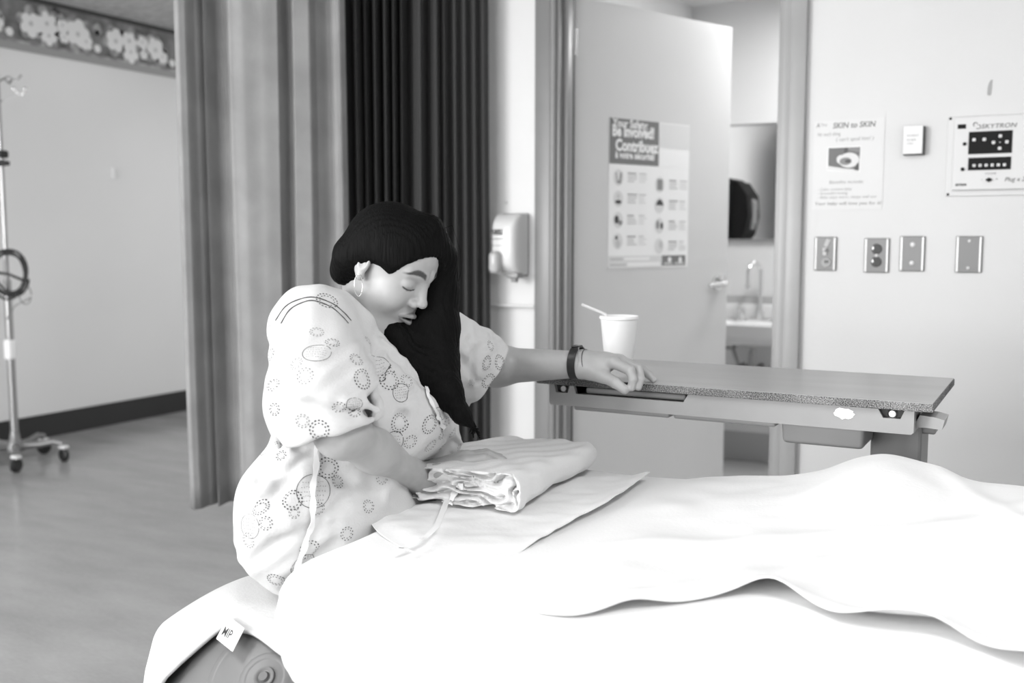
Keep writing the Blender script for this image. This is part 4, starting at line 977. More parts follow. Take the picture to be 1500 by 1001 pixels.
def body_sdf(p):
    p = p.astype(np.float32)
    d = s_ell(p, PV+[0, .01, 0], (.095, .135, .105))
    d = smin(d, s_rc(p, PV+[0, .01, .05], CHc, .085, .09), .05)
    d = smin(d, s_ell(p, BL, (.095, .07, .090), np.stack([RV, FV, UV], 1)), .05); d = smax(d, s_plane(p, at(566, 530, 1.74), RV*.72+UV*.69-FV*.12), .03)
    d = smin(d, s_rc(p, SN*.85+SF*.15, SF*.85+SN*.15, .045, .045), .04)
    d = smin(d, s_rc(p, NB-UV*.05, hl(0, -.030, -.050), .050, .049), .03)
    d = smin(d, s_rc(p, NB, SN*.7+SF*.3, .045, .035), .03)
    n, f = arm_sdf(p); d = smin(d, n, .02); d = smin(d, f, .02)
    for L in LEGS:
        a = s_chain(p, L, [.078, .052, .034], .03); a = smin(a, s_rc(p, L[2], np.array(L[2])+[0, .0, -.04], .034, .036), .02)
        a = smin(a, s_rc(p, np.array(L[2])+[0, -.02, -.052], np.array(L[2])+[-.01, .13, -.066], .035, .026), .03); d = smin(d, a, .03)
    def hd(dd, q): return smin(dd, head_sdf(to_head(q)), .018)
    d = sub(d, p, near_(p, HC, .19), hd)
    def lhd(dd, q):
        pal = s_rc(q, LPALM[0], LPALM[1], .0235, .0215)
        for c, w_ in ((1, .013), (2, .013), (3, .0125), (4, .0115)): pal = smin(pal, s_rc(q, WF_, LH[c][0][0], .020, w_), .014)
        pal = smin(pal, s_rc(q, WF_, LH[0][0][1], .022, .014), .012)
        dd = smin(dd, pal, .014); return fingers(dd, q, LH)
    d = sub(d, p, near_(p, at(905, 545, 2.05), .13), lhd)
    def rhd(dd, q):
        pal = s_rc(q, WN, RH[2][0][0], .0235, .0150)
        for c in (1, 2, 3, 4): pal = smin(pal, s_rc(q, WN, RH[c][0][0], .019, .012), .014)
        dd = smin(dd, pal, .014); return fingers(dd, q, RH)
    d = sub(d, p, near_(p, at(685, 692, 1.86), .15), rhd)
    return d
def rng_(c, r, h): return [(c[k]-r[k], c[k]+r[k], h) for k in range(3)]
hb = rng_(HC+hf*.02, (.10, .105, .115), .0019); fb = rng_(at(905, 545, 2.04), (.055, .055, .04), .0024); nb = rng_(at(695, 688, 1.87), (.06, .06, .03), .0026)
ax = [axis(lo, hi, .0055, [hb[k], fb[k], nb[k]]) for k, (lo, hi) in enumerate(((-1.42, -.70), (1.12, 2.08), (0.0, 1.34)))]
P, Fc = polygonize(body_sdf, *ax)
# colour attribute: natural pigment (lips, brows, lashes, nails), plus shade painted into mouth gap and nostrils
q = to_head(P); qa = q.copy(); qa[:, 0] = np.abs(qa[:, 0]); col = np.full(len(P), 1.0)
lip = np.minimum(smin(s_rc(qa, (.004, .0955, -.0590), (.023, .0835, -.0645), .0050, .0022), s_ell(qa, (0, .094, -.0595), (.006, .006, .0045)), .004), s_rc(qa, (0, .0930, -.0735), (.0185, .0840, -.0695), .0062, .0025))
col *= 1-.42*np.clip(1-(lip-.0004)/.0016, 0, 1)
gap = s_ell(qa, (0, .0930, -.0660), (.0195, .0140, .0020)); col *= 1-.93*np.clip(1-(gap-.0002)/.0012, 0, 1)*(q[:, 1] > .06)
bz = .0245+.0065*(1-((qa[:, 0]-.030)/.018)**2)-.001; bw2 = .0042*np.clip((.053-qa[:, 0])/.02, .25, 1)
br = np.clip(1-(np.abs(q[:, 2]-bz)-bw2)/.0025, 0, 1)*np.clip((qa[:, 0]-.011)/.004, 0, 1)*np.clip((.053-qa[:, 0])/.005, 0, 1)*(q[:, 1] > .04); col *= 1-.88*br
lz = -.0055-.0035*(1-((qa[:, 0]-.031)/.014)**2); la = np.clip(1-(np.abs(q[:, 2]-lz)-.0010)/.0012, 0, 1)*np.clip((qa[:, 0]-.017)/.002, 0, 1)*np.clip((.0465-qa[:, 0])/.002, 0, 1)*(q[:, 1] > .05); col *= 1-.93*la
no = s_ell(qa, (.0070, .0970, -.0395), (.0036, .0050, .0034)); col *= 1-.8*np.clip(1-no/.001, 0, 1)
for mx, my, mz_ in ((.060, .040, -.012),):
    m_ = np.sqrt(((q-np.array([mx, my, mz_]))**2).sum(1)); col *= 1-.7*(m_ < .0022)
for ch_ in LH+RH:
    tip = ch_[0][-1]; dirn = nrm(ch_[0][-1]-ch_[0][-2]); m_ = np.sqrt((((P-tip)-0)**2).sum(1))
M_skin = bpy.data.materials.new('skin'); M_skin.use_nodes = True; nt = M_skin.node_tree; b = nt.nodes['Principled BSDF']
at_ = nt.nodes.new('ShaderNodeAttribute'); at_.attribute_name = 'pigment'; nn = nt.nodes.new('ShaderNodeTexNoise'); nn.inputs['Scale'].default_value = 45; nn.inputs['Detail'].default_value = 4
tcn = nt.nodes.new('ShaderNodeTexCoord'); nt.links.new(tcn.outputs['Object'], nn.inputs['Vector'])
ma = nt.nodes.new('ShaderNodeMath'); ma.operation = 'MULTIPLY_ADD'; ma.inputs[1].default_value = .10; ma.inputs[2].default_value = .33; nt.links.new(nn.outputs['Fac'], ma.inputs[0])
mm = nt.nodes.new('ShaderNodeMath'); mm.operation = 'MULTIPLY'; nt.links.new(ma.outputs[0], mm.inputs[0]); nt.links.new(at_.outputs['Fac'], mm.inputs[1]); nt.links.new(mm.outputs[0], b.inputs['Base Color'])
b.inputs['Roughness'].default_value = .42; b.inputs['Subsurface Weight'].default_value = .0
person = mesh_from(P, Fc, 'person', M_skin)
ca = person.data.attributes.new('pigment', 'FLOAT', 'POINT'); ca.data.foreach_set('value', col.astype(np.float32))
tag(person, 'person in a patterned hospital gown sitting on an exercise ball, leaning on bed and table', 'person')
# ---------------------------------------------------------------- hair
hair_far = [A3(628, 338, 1.80), A3(641, 380, 1.825), A3(640, 430, 1.84), A3(636, 480, 1.825), A3(640, 530, 1.80), A3(655, 575, 1.765), A3(676, 608, 1.74), A3(694, 626, 1.73)]
hair_r = [.028, .033, .038, .044, .038, .026, .014, .004]
hair_mid = [A3(570, 440, 1.87), A3(578, 500, 1.80), A3(605, 540, 1.78), A3(645, 580, 1.76)]
def hair_sdf(p):
    p = p.astype(np.float32); q = to_head(p)
    cap = s_ell(q, (0, -.014, .031), (.0845, .093, .0835))
    cap = smin(cap, s_ell(q, (0, .024, .038), (.069, .064, .066)), .015)
    cap = smin(cap, s_ell(q, (-.01, -.042, -.005), (.070, .062, .074)), .03)
    face = s_ell(q, (.004, .112, -.026), (.088, .086, .096))
    cap = smax(cap, -face, .010)
    cap = smax(cap, -s_ell(q, (.080, .022, -.042), (.040, .045, .052)), .008)       # bare cheek and jaw
    cap = smax(cap, -s_ell(q, (.088, -.007, -.031), (.016, .016, .024)), .005)        # ear stays free
    cap = smax(cap, -s_ell(q, (0, .03, -.10), (.075, .085, .075)), .008)
    d = smin(cap, s_chain(p, [hl(.050, -.034, .02), hl(.054, -.052, -.015), hl(.044, -.060, -.052), hl(-.02, -.070, -.06)], [.030, .030, .021, .03], .02), .02)
    d = smin(d, s_chain(p, hair_far, hair_r, .015), .02)
    d = smin(d, s_chain(p, hair_mid, [.035, .036, .030, .018], .015), .02)
    g = np.sin((q[:, 0]*1.0+q[:, 1]*.35+q[:, 2]*.15)*620+6*np.sin(q[:, 2]*22)+4*np.sin(q[:, 1]*31))*.0007
    return d+g
ax = [axis(lo, hi, .0035, []) for lo, hi in ((HC[0]-.24, HC[0]+.26), (HC[1]-.18, HC[1]+.26), (HC[2]-.36, HC[2]+.17))]
Ph, Fh = polygonize(hair_sdf, *ax, iters=2)
def hair_mat():
    m = mat('black_hair', .003, .6); nt = m.node_tree; N = nt.nodes; L = nt.links; b = N['Principled BSDF']
    tc = N.new('ShaderNodeTexCoord'); mp = N.new('ShaderNodeMapping'); mp.inputs['Scale'].default_value = (160, 160, 7); L.new(tc.outputs['Object'], mp.inputs[0])
    n = N.new('ShaderNodeTexNoise'); n.inputs['Scale'].default_value = 2; L.new(mp.outputs[0], n.inputs['Vector'])
    bp = N.new('ShaderNodeBump'); bp.inputs['Strength'].default_value = .5; bp.inputs['Distance'].default_value = .003; L.new(n.outputs['Fac'], bp.inputs['Height']); L.new(bp.outputs[0], b.inputs['Normal'])
    b.inputs['Specular IOR Level'].default_value = .08
    return m
M_hair = hair_mat()
hw_ = MB(); hw_.add(Ph.tolist(), Fh.tolist())
rh = random.Random(9)
for k_ in range(46):     # loose strands running along the long lock
    a = rh.uniform(0, 2*pi); pts = []
    off = rh.uniform(.92, 1.06); st = rh.randint(0, 2)
    for i in range(st, len(hair_far)):
        c = hair_far[i]; r = hair_r[i]; pts.append(c+RV*(r*off*cos(a+.1*i))+FV*(r*off*sin(a+.1*i)*.8-.0))
    if rh.random() < .5: pts.append(pts[-1]+RV*rh.uniform(-.006, .012)-UV*rh.uniform(.0, .02))
    hw_.tube(pts, .0011, 5)
hw_.tube([hl(.0, .06, .11), at(662, 330, 1.78), at(674, 365, 1.78), at(676, 395, 1.78), at(672, 412, 1.78)], .0004, 4)
hair = hw_.build('hair', M_hair, person, smooth=True, normals=False)
# ---------------------------------------------------------------- gown
HN = at(488, 634, 1.585); nN = nrm(RV*.27-UV*.95-FV*.08)         # near sleeve hem
HFc = at(712, 553, 2.06); nF = nrm(RV*.80-UV*.58+FV*.15)          # far sleeve hem
creases = []
def gown_base(p):
    d = s_ell(p, PV+RV*.012+[0, 0, -.005], (.120, .176, .145))
    d = smin(d, s_rc(p, PV+RV*.030+[0, 0, .06], CHc-UV*.02+RV*.012, .098, .116), .06)
    d = smin(d, s_ell(p, CHc+tow*.02-UV*.01, (.175, .118, .150), TR), .05)
    d = smin(d, s_ell(p, BL, (.128, .098, .118), np.stack([RV, FV, UV], 1)), .05)
    d = smin(d, s_rc(p, at(585, 590, 1.78), at(615, 605, 1.84), .072, .064), .04)
    d = smax(d, s_plane(p, at(578, 518, 1.74), RV*.72+UV*.69-FV*.12), .03)
    back = FV*.0-tow*.02-UV*.012
    d = smin(d, s_rc(p, SN*.98+SF*.02, SF+back, .064, .056), .035)
    d = smin(d, s_rc(p, at(476, 462, 1.74), at(512, 470, 1.82), .040, .045), .03)
    for L in LEGS: d = smin(d, s_rc(p, L[0], np.array(L[1])*.85+np.array(L[0])*.15, .098, .080), .03)
    return d
def sleeves(p):
    n = s_chain(p, [SN, HN-nN*.055, HN+nN*.03], [.072, .086, .084], .03)
    f = s_chain(p, [SF, HFc-nF*.04, HFc+nF*.04], [.068, .076, .070], .03)
    return n, f
def gown_sdf(p):
    p = p.astype(np.float32)
    d = gown_base(p); n, f = sleeves(p)
    # wobble along the sleeve makes soft pleats
    n = smax(n, s_plane(p, HN, nN), .006); f = smax(f, s_plane(p, HFc, nF), .006)
    n = smax(n, -s_rc(p, HN-nN*.045, HN+nN*.2, .069, .086), .003)
    d = smin(d, n, .022); d = smin(d, f, .022)
    for pts, r, k, sgn in creases:
        bb = np.asarray(pts, np.float32); lo = bb.min(0)-.06; hi = bb.max(0)+.06; m = ((p > lo) & (p < hi)).all(1)
        if m.any():
            c = s_chain(p[m], pts, [r]*len(pts), .004); d[m] = smax(d[m], -c, k) if sgn < 0 else smin(d[m], c, k)
    x, y, z = p[:, 0], p[:, 1], p[:, 2]
    d = d+.0016*np.sin(38*x+22*z+3*np.sin(17*y+5*z))+.0014*np.sin(70*y-48*z+4*np.sin(21*x))+.0010*np.sin(120*x+60*y-70*z+3*np.sin(40*z))
    # neck opening and hollow sleeves
    d = smax(d, -s_rc(p, NB-UV*.02+RV*.012, hl(0, -.0, -.06), .052, .075), .008)
    d = smax(d, -s_rc(p, at(545, 505, 1.80), at(600, 470, 1.80), .030, .06), .01)
    d = smax(d, -s_rc(p, HN-nN*.05, HN-nN*.0, .050, .056), .004)
    d = smax(d, -s_rc(p, HFc-nF*.045, HFc+nF*.2, .060, .073), .003)
    return d
def gb(p): n, f = sleeves(p); return np.minimum(np.minimum(gown_base(p), smax(n, s_plane(p, HN, nN), .006)), smax(f, s_plane(p, HFc, nF), .006))
def crease(pts, r, k, sgn, sink=0.):
    out = []
    for px, py in pts:
        h = snap(gb, px, py)
        if h is None: continue
        v = nrm(ray(px, py)); out.append(h+v*sink)
    if len(out) > 1: creases.append((out, r, k, sgn))
# grooves (sgn -1) and ridges (+1), read off the cloth
crease([(392, 470), (400, 510), (398, 560), (392, 600)], .004, .012, -1)
crease([(410, 480), (408, 530), (412, 580)], .006, .016, -1)
crease([(400, 478), (390, 540)], .007, .012, 1, .004)
crease([(560, 470), (556, 520), (560, 560), (548, 592)], .008, .020, -1)
crease([(520, 596), (560, 590), (600, 580), (612, 572)], .006, .014, -1)
crease([(540, 603), (560, 612), (590, 610)], .006, .014, -1)
crease([(505, 588), (535, 592), (552, 600)], .007, .012, 1, .004)
crease([(575, 520), (600, 545), (618, 560)], .004, .012, -1)
crease([(560, 500), (590, 530), (620, 555)], .006, .010, 1, .004)
crease([(430, 590), (470, 600), (520, 608)], .005, .015, -1)
crease([(408, 650), (440, 654), (470, 650)], .008, .016, -1)
crease([(372, 820), (400, 800), (440, 782), (490, 770)], .006, .020, -1)
crease([(380, 700), (420, 690), (455, 660)], .005, .018, -1)
crease([(425, 850), (455, 830), (490, 800)], .006, .018, -1)
crease([(470, 760), (505, 735), (545, 715)], .006, .020, -1)
crease([(365, 740), (395, 730), (430, 700)], .006, .018, -1)
crease([(500, 700), (530, 720), (560, 725)], .006, .018, -1)
crease([(390, 870), (420, 868), (445, 850)], .005, .014, -1)
crease([(690, 500), (695, 530), (685, 570)], .004, .012, -1)
crease([(672, 520), (700, 560)], .005, .012, -1)
crease([(640, 605), (655, 640), (662, 670)], .004, .012, -1)
crease([(628, 580), (650, 615), (676, 650)], .005, .008, 1, .003)
ax = [axis(lo, hi, .0042, []) for lo, hi in ((-1.40, -.72), (1.06, 2.05), (.52, 1.22))]
Pg, Fg = polygonize(gown_sdf, *ax, iters=3)
M_gown = mat('gown_cloth', .60, .85, bump=.08, bscale=260, sheen=.1); M_print = mat('gown_print', .07, .8); M_print2 = mat('gown_print_light', .22, .8)
gown = mesh_from(Pg, Fg, 'hospital_gown', M_gown, person)
bvh = BVHTree.FromPolygons([tuple(v) for v in Pg.tolist()], [tuple(f) for f in Fg.tolist()])
def hit(px, py, tree=None):
    v = nrm(ray(px, py)); h = (tree or bvh).ray_cast(Vector(O), Vector(v)); return (h[0], h[1]) if h[0] is not None else (None, None)
pr = MB(); rp = random.Random(12)
def onsurf(p, lift=.0007):
    l, n, i, dd = bvh.find_nearest(p); return l+n*lift
def frame(n):
    up = Vector((0, 0, 1)); t2 = (up-n*up.dot(n)).normalized(); t1 = t2.cross(n).normalized(); return t1, t2
def dash(c, t1, t2, x, y, a, ln, wd, mi):
    ca, sa = cos(a), sin(a); vs = []
    for u, v in ((-1, 0), (-.5, -1), (.5, -1), (1, 0), (.5, 1), (-.5, 1)):
        ox = x+u*ln*ca-v*wd*sa; oy = y+u*ln*sa+v*wd*ca; vs.append(onsurf(c+t1*ox+t2*oy))
    pr.add(vs, [tuple(range(6))], mi)
def motif(px, py, rpx, kind='ring', mi=0):
    c, n = hit(px, py)
    if c is None: return
    D = float((Vector(c)-Vector(O)).dot(Vector(FV))); r = rpx*D/1500*1.12; t1, t2 = frame(n)
    if kind == 'ring':
        for k, (rr, sz) in enumerate(((1, 1), (.70, .8))):
            m = max(9, int(2*pi*r*rr/.0056)); ph = rp.random()
            for i in range(m): 
                a = 2*pi*(i+ph)/m; dash(c, t1, t2, r*rr*cos(a), r*rr*sin(a), a+pi/2, .00135*sz+.0004*(r > .013), .00085*sz+.0002*(r > .013), mi)
    else:
        m = 46; pts = []
        for i in range(m+1):
            a = 2*pi*i/m; 
            if kind == 'heart': x = r*1.05*sin(a)**3*1.0 if False else r*1.0*sin(a)*(1+.10*cos(a)); y = r*(.95*cos(a)-.20*abs(sin(a))*0+.16*cos(2*a)*(-1 if cos(a) > 0 else 0))
            else: x = r*cos(a); y = r*sin(a)
            pts.append((x, y))
        for i in range(m):
            if rp.random() < .06: continue
            (xa, ya), (xb, yb) = pts[i], pts[i+1]; d_ = math.hypot(xb-xa, yb-ya) or 1; nx_, ny_ = -(yb-ya)/d_*.00045, (xb-xa)/d_*.00045
            pr.add([onsurf(c+t1*(xa+nx_)+t2*(ya+ny_)), onsurf(c+t1*(xb+nx_)+t2*(yb+ny_)), onsurf(c+t1*(xb-nx_)+t2*(yb-ny_)), onsurf(c+t1*(xa-nx_)+t2*(ya-ny_))], [(0, 1, 2, 3)], mi)
        for row in range(-2, 3):       # tiny unreadable lines of writing
            y = row*r*.27; hwid = r*.72*sqrt(max(.05, 1-(y/r)**2)); x = -hwid
            while x < hwid:
                l_ = rp.uniform(.0009, .0022); dash(c, t1, t2, x, y+rp.uniform(-.0006, .0006), rp.uniform(-.3, .3)+(pi/2 if rp.random() < .4 else 0), l_*.8, .0004, 1); x += l_*2+.0007
for a in [(487, 502, 9.5), (479, 441, 14), (434, 533, 9, 1), (447, 551, 11, 1), (464, 487, 9, 1), (522, 527, 9.5), (531, 555, 14), (497, 597, 9), (468, 630, 13), (443, 617, 9, 1), (400, 564, 9), (571, 557, 13), (596, 558, 9), (585, 620, 14), (601, 647, 9.5), (630, 622, 13), (630, 653, 9.5), (647, 637, 7), (648, 655, 6), (480, 686, 14),
          (713, 532, 9.5), (715, 558, 10), (732, 531, 10), (719, 507, 7), (494, 706, 9), (428, 733, 13), (466, 746, 9), (431, 752, 7, 1), (381, 743, 13), (389, 767, 9), (364, 792, 10, 1), (454, 806, 13), (404, 851, 13), (508, 782, 9), (375, 862, 9, 1), (397, 886, 12, 1), (408, 655, 9), (384, 632, 8, 1), (412, 668, 7), (402, 600, 8), (396, 520, 8), (519, 604, 8), (655, 618, 8), (664, 635, 8), (672, 655, 6), (540, 500, 7, 1), (690, 560, 8, 1), (540, 742, 9), (560, 700, 9, 1)]:
    motif(a[0], a[1], a[2], 'ring', a[3] if len(a) > 3 else 0)
for a in [(465, 516, 20, 'circle', 0), (553, 540, 19, 'circle', 0), (574, 650, 18, 'circle', 0), (395, 652, 18, 'circle', 1), (460, 720, 23, 'circle', 0), (366, 771, 17, 'circle', 1), (443, 827, 18, 'circle', 0), (394, 495, 16, 'circle', 1), (520, 592, 12, 'circle', 0), (588, 575, 13, 'circle', 0), (642, 607, 12, 'circle', 0)]:
    motif(*a)
printed = pr
# print sits on the cloth, in the gown's own mesh
gm = gown.data; n0 = len(gm.vertices); bm = bmesh.new(); bm.from_mesh(gm); gm.materials.append(M_print); gm.materials.append(M_print2)
vv = [bm.verts.new(v) for v in pr.v]
for f_, mi in zip(pr.f, pr.mi):
    try: fc = bm.faces.new([vv[i] for i in f_]); fc.material_index = mi+1; fc.smooth = True
    except ValueError: pass
bm.to_mesh(gm); bm.free()
# ribbons and seams snapped to the cloth
def ribbon(pts, wd, name, m, par, lift=.003, sub_=8, thick=.0012, tree=None):
    pf_ = poly(pts); m_ = (len(pts)-1)*sub_; P2 = [tuple(pf_(i/m_)) for i in range(m_+1)]; C = []
    for px, py in P2:
        c, n = hit(px, py, tree)
        if c is None: continue
        C.append((c+n*lift, n))
    vs = []; fs = []
    for i, (c, n) in enumerate(C):
        t = (C[min(i+1, len(C)-1)][0]-C[max(i-1, 0)][0]).normalized(); s = t.cross(n).normalized()
        tw = 1+.25*sin(i*.9)
        for a, b_ in ((-1, 0), (1, 0), (1, 1), (-1, 1)): vs.append(c+s*(a*wd*.5*tw)+n*(b_*thick))
    for i in range(len(C)-1):
        for k in range(4): fs.append((i*4+k, i*4+(k+1) % 4, (i+1)*4+(k+1) % 4, (i+1)*4+k))
    fs += [(3, 2, 1, 0), tuple((len(C)-1)*4+k for k in range(4))]
    w = MB(); w.add(vs, fs); return w.build(name, m, par, smooth=30)
M_tie = mat('tie_cloth', .82, .8); M_seam = mat('seam_thread', .10, .8)
ribbon([(468, 646), (463, 680), (458, 715), (458, 745), (448, 790), (436, 825), (424, 852), (416, 878)], .0085, 'gown_tie', M_tie, gown, .006)
ribbon([(622, 570), (630, 592), (640, 612), (648, 626)], .006, 'gown_tie', M_tie, gown, .005)
for pts in ([(404, 470), (418, 450), (436, 440), (459, 436), (486, 445), (503, 458), (514, 470)], [(412, 474), (424, 455), (440, 445), (459, 441), (484, 450), (500, 463), (510, 474)]):
    ribbon(pts, .0016, 'neckline_seam', M_seam, gown, .0006, thick=.0008)
# ---------------------------------------------------------------- worn things
def band(c, axis_, ra, rb, wd, th_, up, name, m, par, n=48, wob=0.):
    ax_ = Vector(axis_).normalized(); u = Vector(up); u = (u-ax_*u.dot(ax_)).normalized(); v = ax_.cross(u); vs = []; fs = []
    prof = ((-wd/2, 0), (wd/2, 0), (wd/2, th_), (-wd/2, th_))
    for i in range(n):
        a = 2*pi*i/n
        for s, t in prof: vs.append(Vector(c)+ax_*(s+wob*cos(a))+u*((ra+t)*cos(a))+v*((rb+t)*sin(a)))
    for i in range(n):
        j = (i+1) % n
        for k in range(4): fs.append((i*4+k, i*4+(k+1) % 4, j*4+(k+1) % 4, j*4+k))
    w = MB(); w.add(vs, fs); return w.build(name, m, par, smooth=40)
axw = nrm(WF_-EF); M_strap = mat('watch_strap', .012, .4)
wc = at(845, 532, 2.078)
wt = band(wc, axw, .0318, .0290, .0165, .0028, UV, 'wrist_strap', M_strap, person, wob=.003)
w = MB(); w.box(tuple(Vector(wc)+Vector(UV)*.034), (.017, .022, .006), .002); w.build('watch_face', mat('watch_glass', .01, .1), wt)
w = MB()
for i in range(14):
    a = .35+i*.11
    c = Vector(wc)+(Vector(UV)*cos(a)*.0352-Vector(FV)*sin(a)*.0325)+Vector(axw)*.003*cos(a)
    w.lathe([(0, .0006), (.0013, .0006), (.0013, 0)], c, R=Vector((Vector(UV)*cos(a)-Vector(FV)*sin(a))).to_track_quat('Z', 'Y').to_matrix(), n=6)
w.build('strap_holes', mat('strap_hole', .28, .4), wt)
band(at(861, 533, 2.066), axw+UV*.25, .0292, .0265, .0012, .0008, UV, 'wrist_cord', M_strap, person, wob=.003)
M_sil = mat('earring_metal', .9, .15, metal=1)
lob = hl(.079, -.004, -.026)
w = MB(); w.lathe([(0, -.003), (.0035, 0), (0, .003)], lob, n=12)
e1 = [Vector(lob)+Vector(UV)*(-.0185+.0185*cos(a))+Vector(RV)*(.0065*sin(a))+Vector(FV)*(-.006+.003*sin(a)) for a in np.linspace(0, 2*pi, 30)]
w.tube(e1, .0009, 6); w.build('hoop_earring', M_sil, person, smooth=True)
# ================================================================ exercise ball, pad, rolled gown
BR = .32; Bc = at(484, 1136, 1.72); Bc[2] = BR
M_ball = mat('ball_vinyl', .16, .38, spec=.5)
pole = nrm(onz(0, 0, 1)*0 + (at(387, 993, 1.50)-Bc))
# find the direction from the centre to the plug so that it is on the sphere
v = ray(387, 993); v = v/np.linalg.norm(v); oc = O-Bc; bq = v@oc; cq = oc@oc-BR*BR; tq = -bq-sqrt(max(0, bq*bq-cq)); plug = O+v*tq; pole = nrm(plug-Bc)
Rb = Vector(pole).to_track_quat('Z', 'Y').to_matrix()
prof = []; nb_ = 420
rings_ = [.105, .118, .30, .315, .52, .535, .76, .775, 1.0, 1.015, 1.25, 1.265, 1.5, 1.515]
for i in range(nb_+1):
    a = pi*i/nb_; r = BR
    for g in rings_: r += .0011*math.exp(-((a-g)/.0045)**2)
    prof.append((a, r))
bm = bmesh.new(); nseg = 120; rows = []
for a, r in prof[1:-1]:
    row = []
    for k in range(nseg):
        ph = 2*pi*k/nseg; q_ = Rb @ Vector((r*sin(a)*cos(ph), r*sin(a)*sin(ph), r*cos(a))); p_ = Vector(Bc)+q_
        if p_.z > .602: p_.z = .602+(p_.z-.602)*.12
        if p_.z < .004: p_.z = .004
        row.append(bm.verts.new(p_))
    rows.append(row)
for i in range(len(rows)-1):
    for k in range(nseg): bm.faces.new((rows[i][k], rows[i][(k+1) % nseg], rows[i+1][(k+1) % nseg], rows[i+1][k]))
bm.faces.new(rows[0][::-1]); bm.faces.new(rows[-1])
w = MB(); w.bm(bm); ball = w.build('exercise_ball', M_ball, smooth=True); tag(ball, 'grey ribbed exercise ball under the seated person, half hidden by a white pad', 'exercise ball')
w = MB(); w.lathe([(0, .006), (.007, .006), (.009, .002), (.012, .0035), (.0165, .003), (.018, -.002)], tuple(Vector(Bc)+Rb @ Vector((0, 0, BR))), R=Rb, n=28); w.build('plug', mat('plug_grey', .13, .35), ball, smooth=40)
# pad: a soft cloth over the top of the ball, corner hanging on the left
M_pad = mat('pad_cloth', .60, .9, bump=.10, bscale=240); M_padu = mat('pad_backing', .10, .8)
def padpt(s, ph, off):
    """arc length s from the crown in plan direction ph"""
    r0 = BR+off; amax = rad(60); a = s/r0
    if a < amax: p_ = np.array([r0*sin(a)*cos(ph), r0*sin(a)*sin(ph), r0*cos(a)])
    else:
        ex = s-amax*r0; rr = r0*sin(amax); bend = .07; t = min(1, ex/bend)
        out = .045*(t-.0*t*t); p_ = np.array([(rr+out)*cos(ph), (rr+out)*sin(ph), r0*cos(amax)-ex*.92+.012*t])
    w_ = Bc+p_
    if w_[2] > .612: w_[2] = .612+(w_[2]-.612)*.15
    d_ = (ph-camdir+pi) % (2*pi)-pi; wl = math.exp(-((d_+1.75)/.62)**2)     # the stiff cloth stands off on the left
    if s < .15: rho, h_ = s, .622
    elif s < .315: k_ = (s-.15)/.165; rho, h_ = .15+.138*k_, .622-.072*k_**1.4
    else: k_ = s-.315; rho, h_ = .288+.012*min(1, k_/.05), .55-k_
    t_ = Bc*np.array([1, 1, 0])+np.array([rho*cos(ph), rho*sin(ph), h_])
    return w_*(1-wl)+t_*wl
def px_of(p):
    v = p-O; x = v@RV; f_ = v@FV; z = v[2]; zc = f_*cos(PIT)-z*sin(PIT); yc = f_*sin(PIT)+z*cos(PIT); return np.array([750+F*x/zc, 500.5-F*yc/zc])
# the cloth outline: reach of the pad from the crown for each plan direction
camdir = math.atan2(-Bc[1], -Bc[0])       # towards the viewer
def reach(ph):
    d = (ph-camdir+pi) % (2*pi)-pi       # + is to the viewer's right (counter-clockwise seen from above)
    if -1.45 < d < 1.2:          # near side: the hem runs down across the ball to the right
        lo_, hi_ = .02, .5
        for _ in range(24):
            m_ = (lo_+hi_)/2; a_ = px_of(padpt(m_, ph, .012)); e_ = interp([(200, 860), (322, 905), (355, 925), (432, 966), (500, 1001), (620, 1050)], a_[0])
            if a_[1] > e_: hi_ = m_
            else: lo_ = m_
        near_r = lo_
        if d > -1.05: return near_r
        k_ = (d+1.45)/.40; return near_r*k_+.62*(1-k_)
    return interp([(-pi, .50), (-2.6, .46), (-1.9, .60), (-1.45, .62), (1.2, .46), (2., .46), (pi, .50)], d)
nph, ns = 220, 46; vs = []; fs = []
for j in range(ns+1):
    for k in range(nph):
        ph = 2*pi*k/nph; s = reach(ph)*j/ns
        hang = max(0, s-.33); fo = .010*sin(ph*17+2*s)*min(1, hang/.08)
        p_ = padpt(s, ph, .010+fo+.004*nz(cos(ph)*s*3, sin(ph)*s*3, 0, 3, 4)); vs.append(p_)
for j in range(ns):
    for k in range(nph): fs.append((j*nph+k, j*nph+(k+1) % nph, (j+1)*nph+(k+1) % nph, (j+1)*nph+k))
w = MB(); w.add(vs, fs); pad = w.build('ball_pad', [M_pad, M_padu], smooth=70, normals=False)
for p_ in pad.data.polygons: pass
sm = pad.modifiers.new('thickness', 'SOLIDIFY'); sm.thickness = .007; sm.offset = 0; sm.material_offset = 0
tag(pad, 'thick white pad draped over the exercise ball, one corner hanging down', 'pad')
# white tag with three letters on the pad's edge
ptree = BVHTree.FromPolygons([Vector(v) for v in vs], fs)
def onball(px, py, off):
    v = ray(px, py); v = v/np.linalg.norm(v); bq = v@oc; cq = oc@oc-(BR+off)**2; return O+v*(-bq-sqrt(max(0, bq*bq-cq)))
q0, q1, q3 = onball(331.8, 907, .026), onball(355.5, 925, .026), onball(316.6, 936, .020)
ex, ey = q1-q0, q3-q0; en = nrm(np.cross(ex, ey)); en = en if en@ray(336, 928) < 0 else -en
def tg(u, v, z): return tuple(q0+ex*u+ey*v+en*z)
lx_, ly_ = np.linalg.norm(ex), np.linalg.norm(ey)
w = MB(); w.add([tg(0, -.15, 0), tg(1, -.15, 0), tg(1, 1, 0), tg(0, 1, 0), tg(0, -.15, -.0012), tg(1, -.15, -.0012), tg(1, 1, -.0012), tg(0, 1, -.0012)], [(0, 1, 2, 3), (7, 6, 5, 4), (0, 4, 5, 1), (1, 5, 6, 2), (2, 6, 7, 3), (3, 7, 4, 0)], 0)
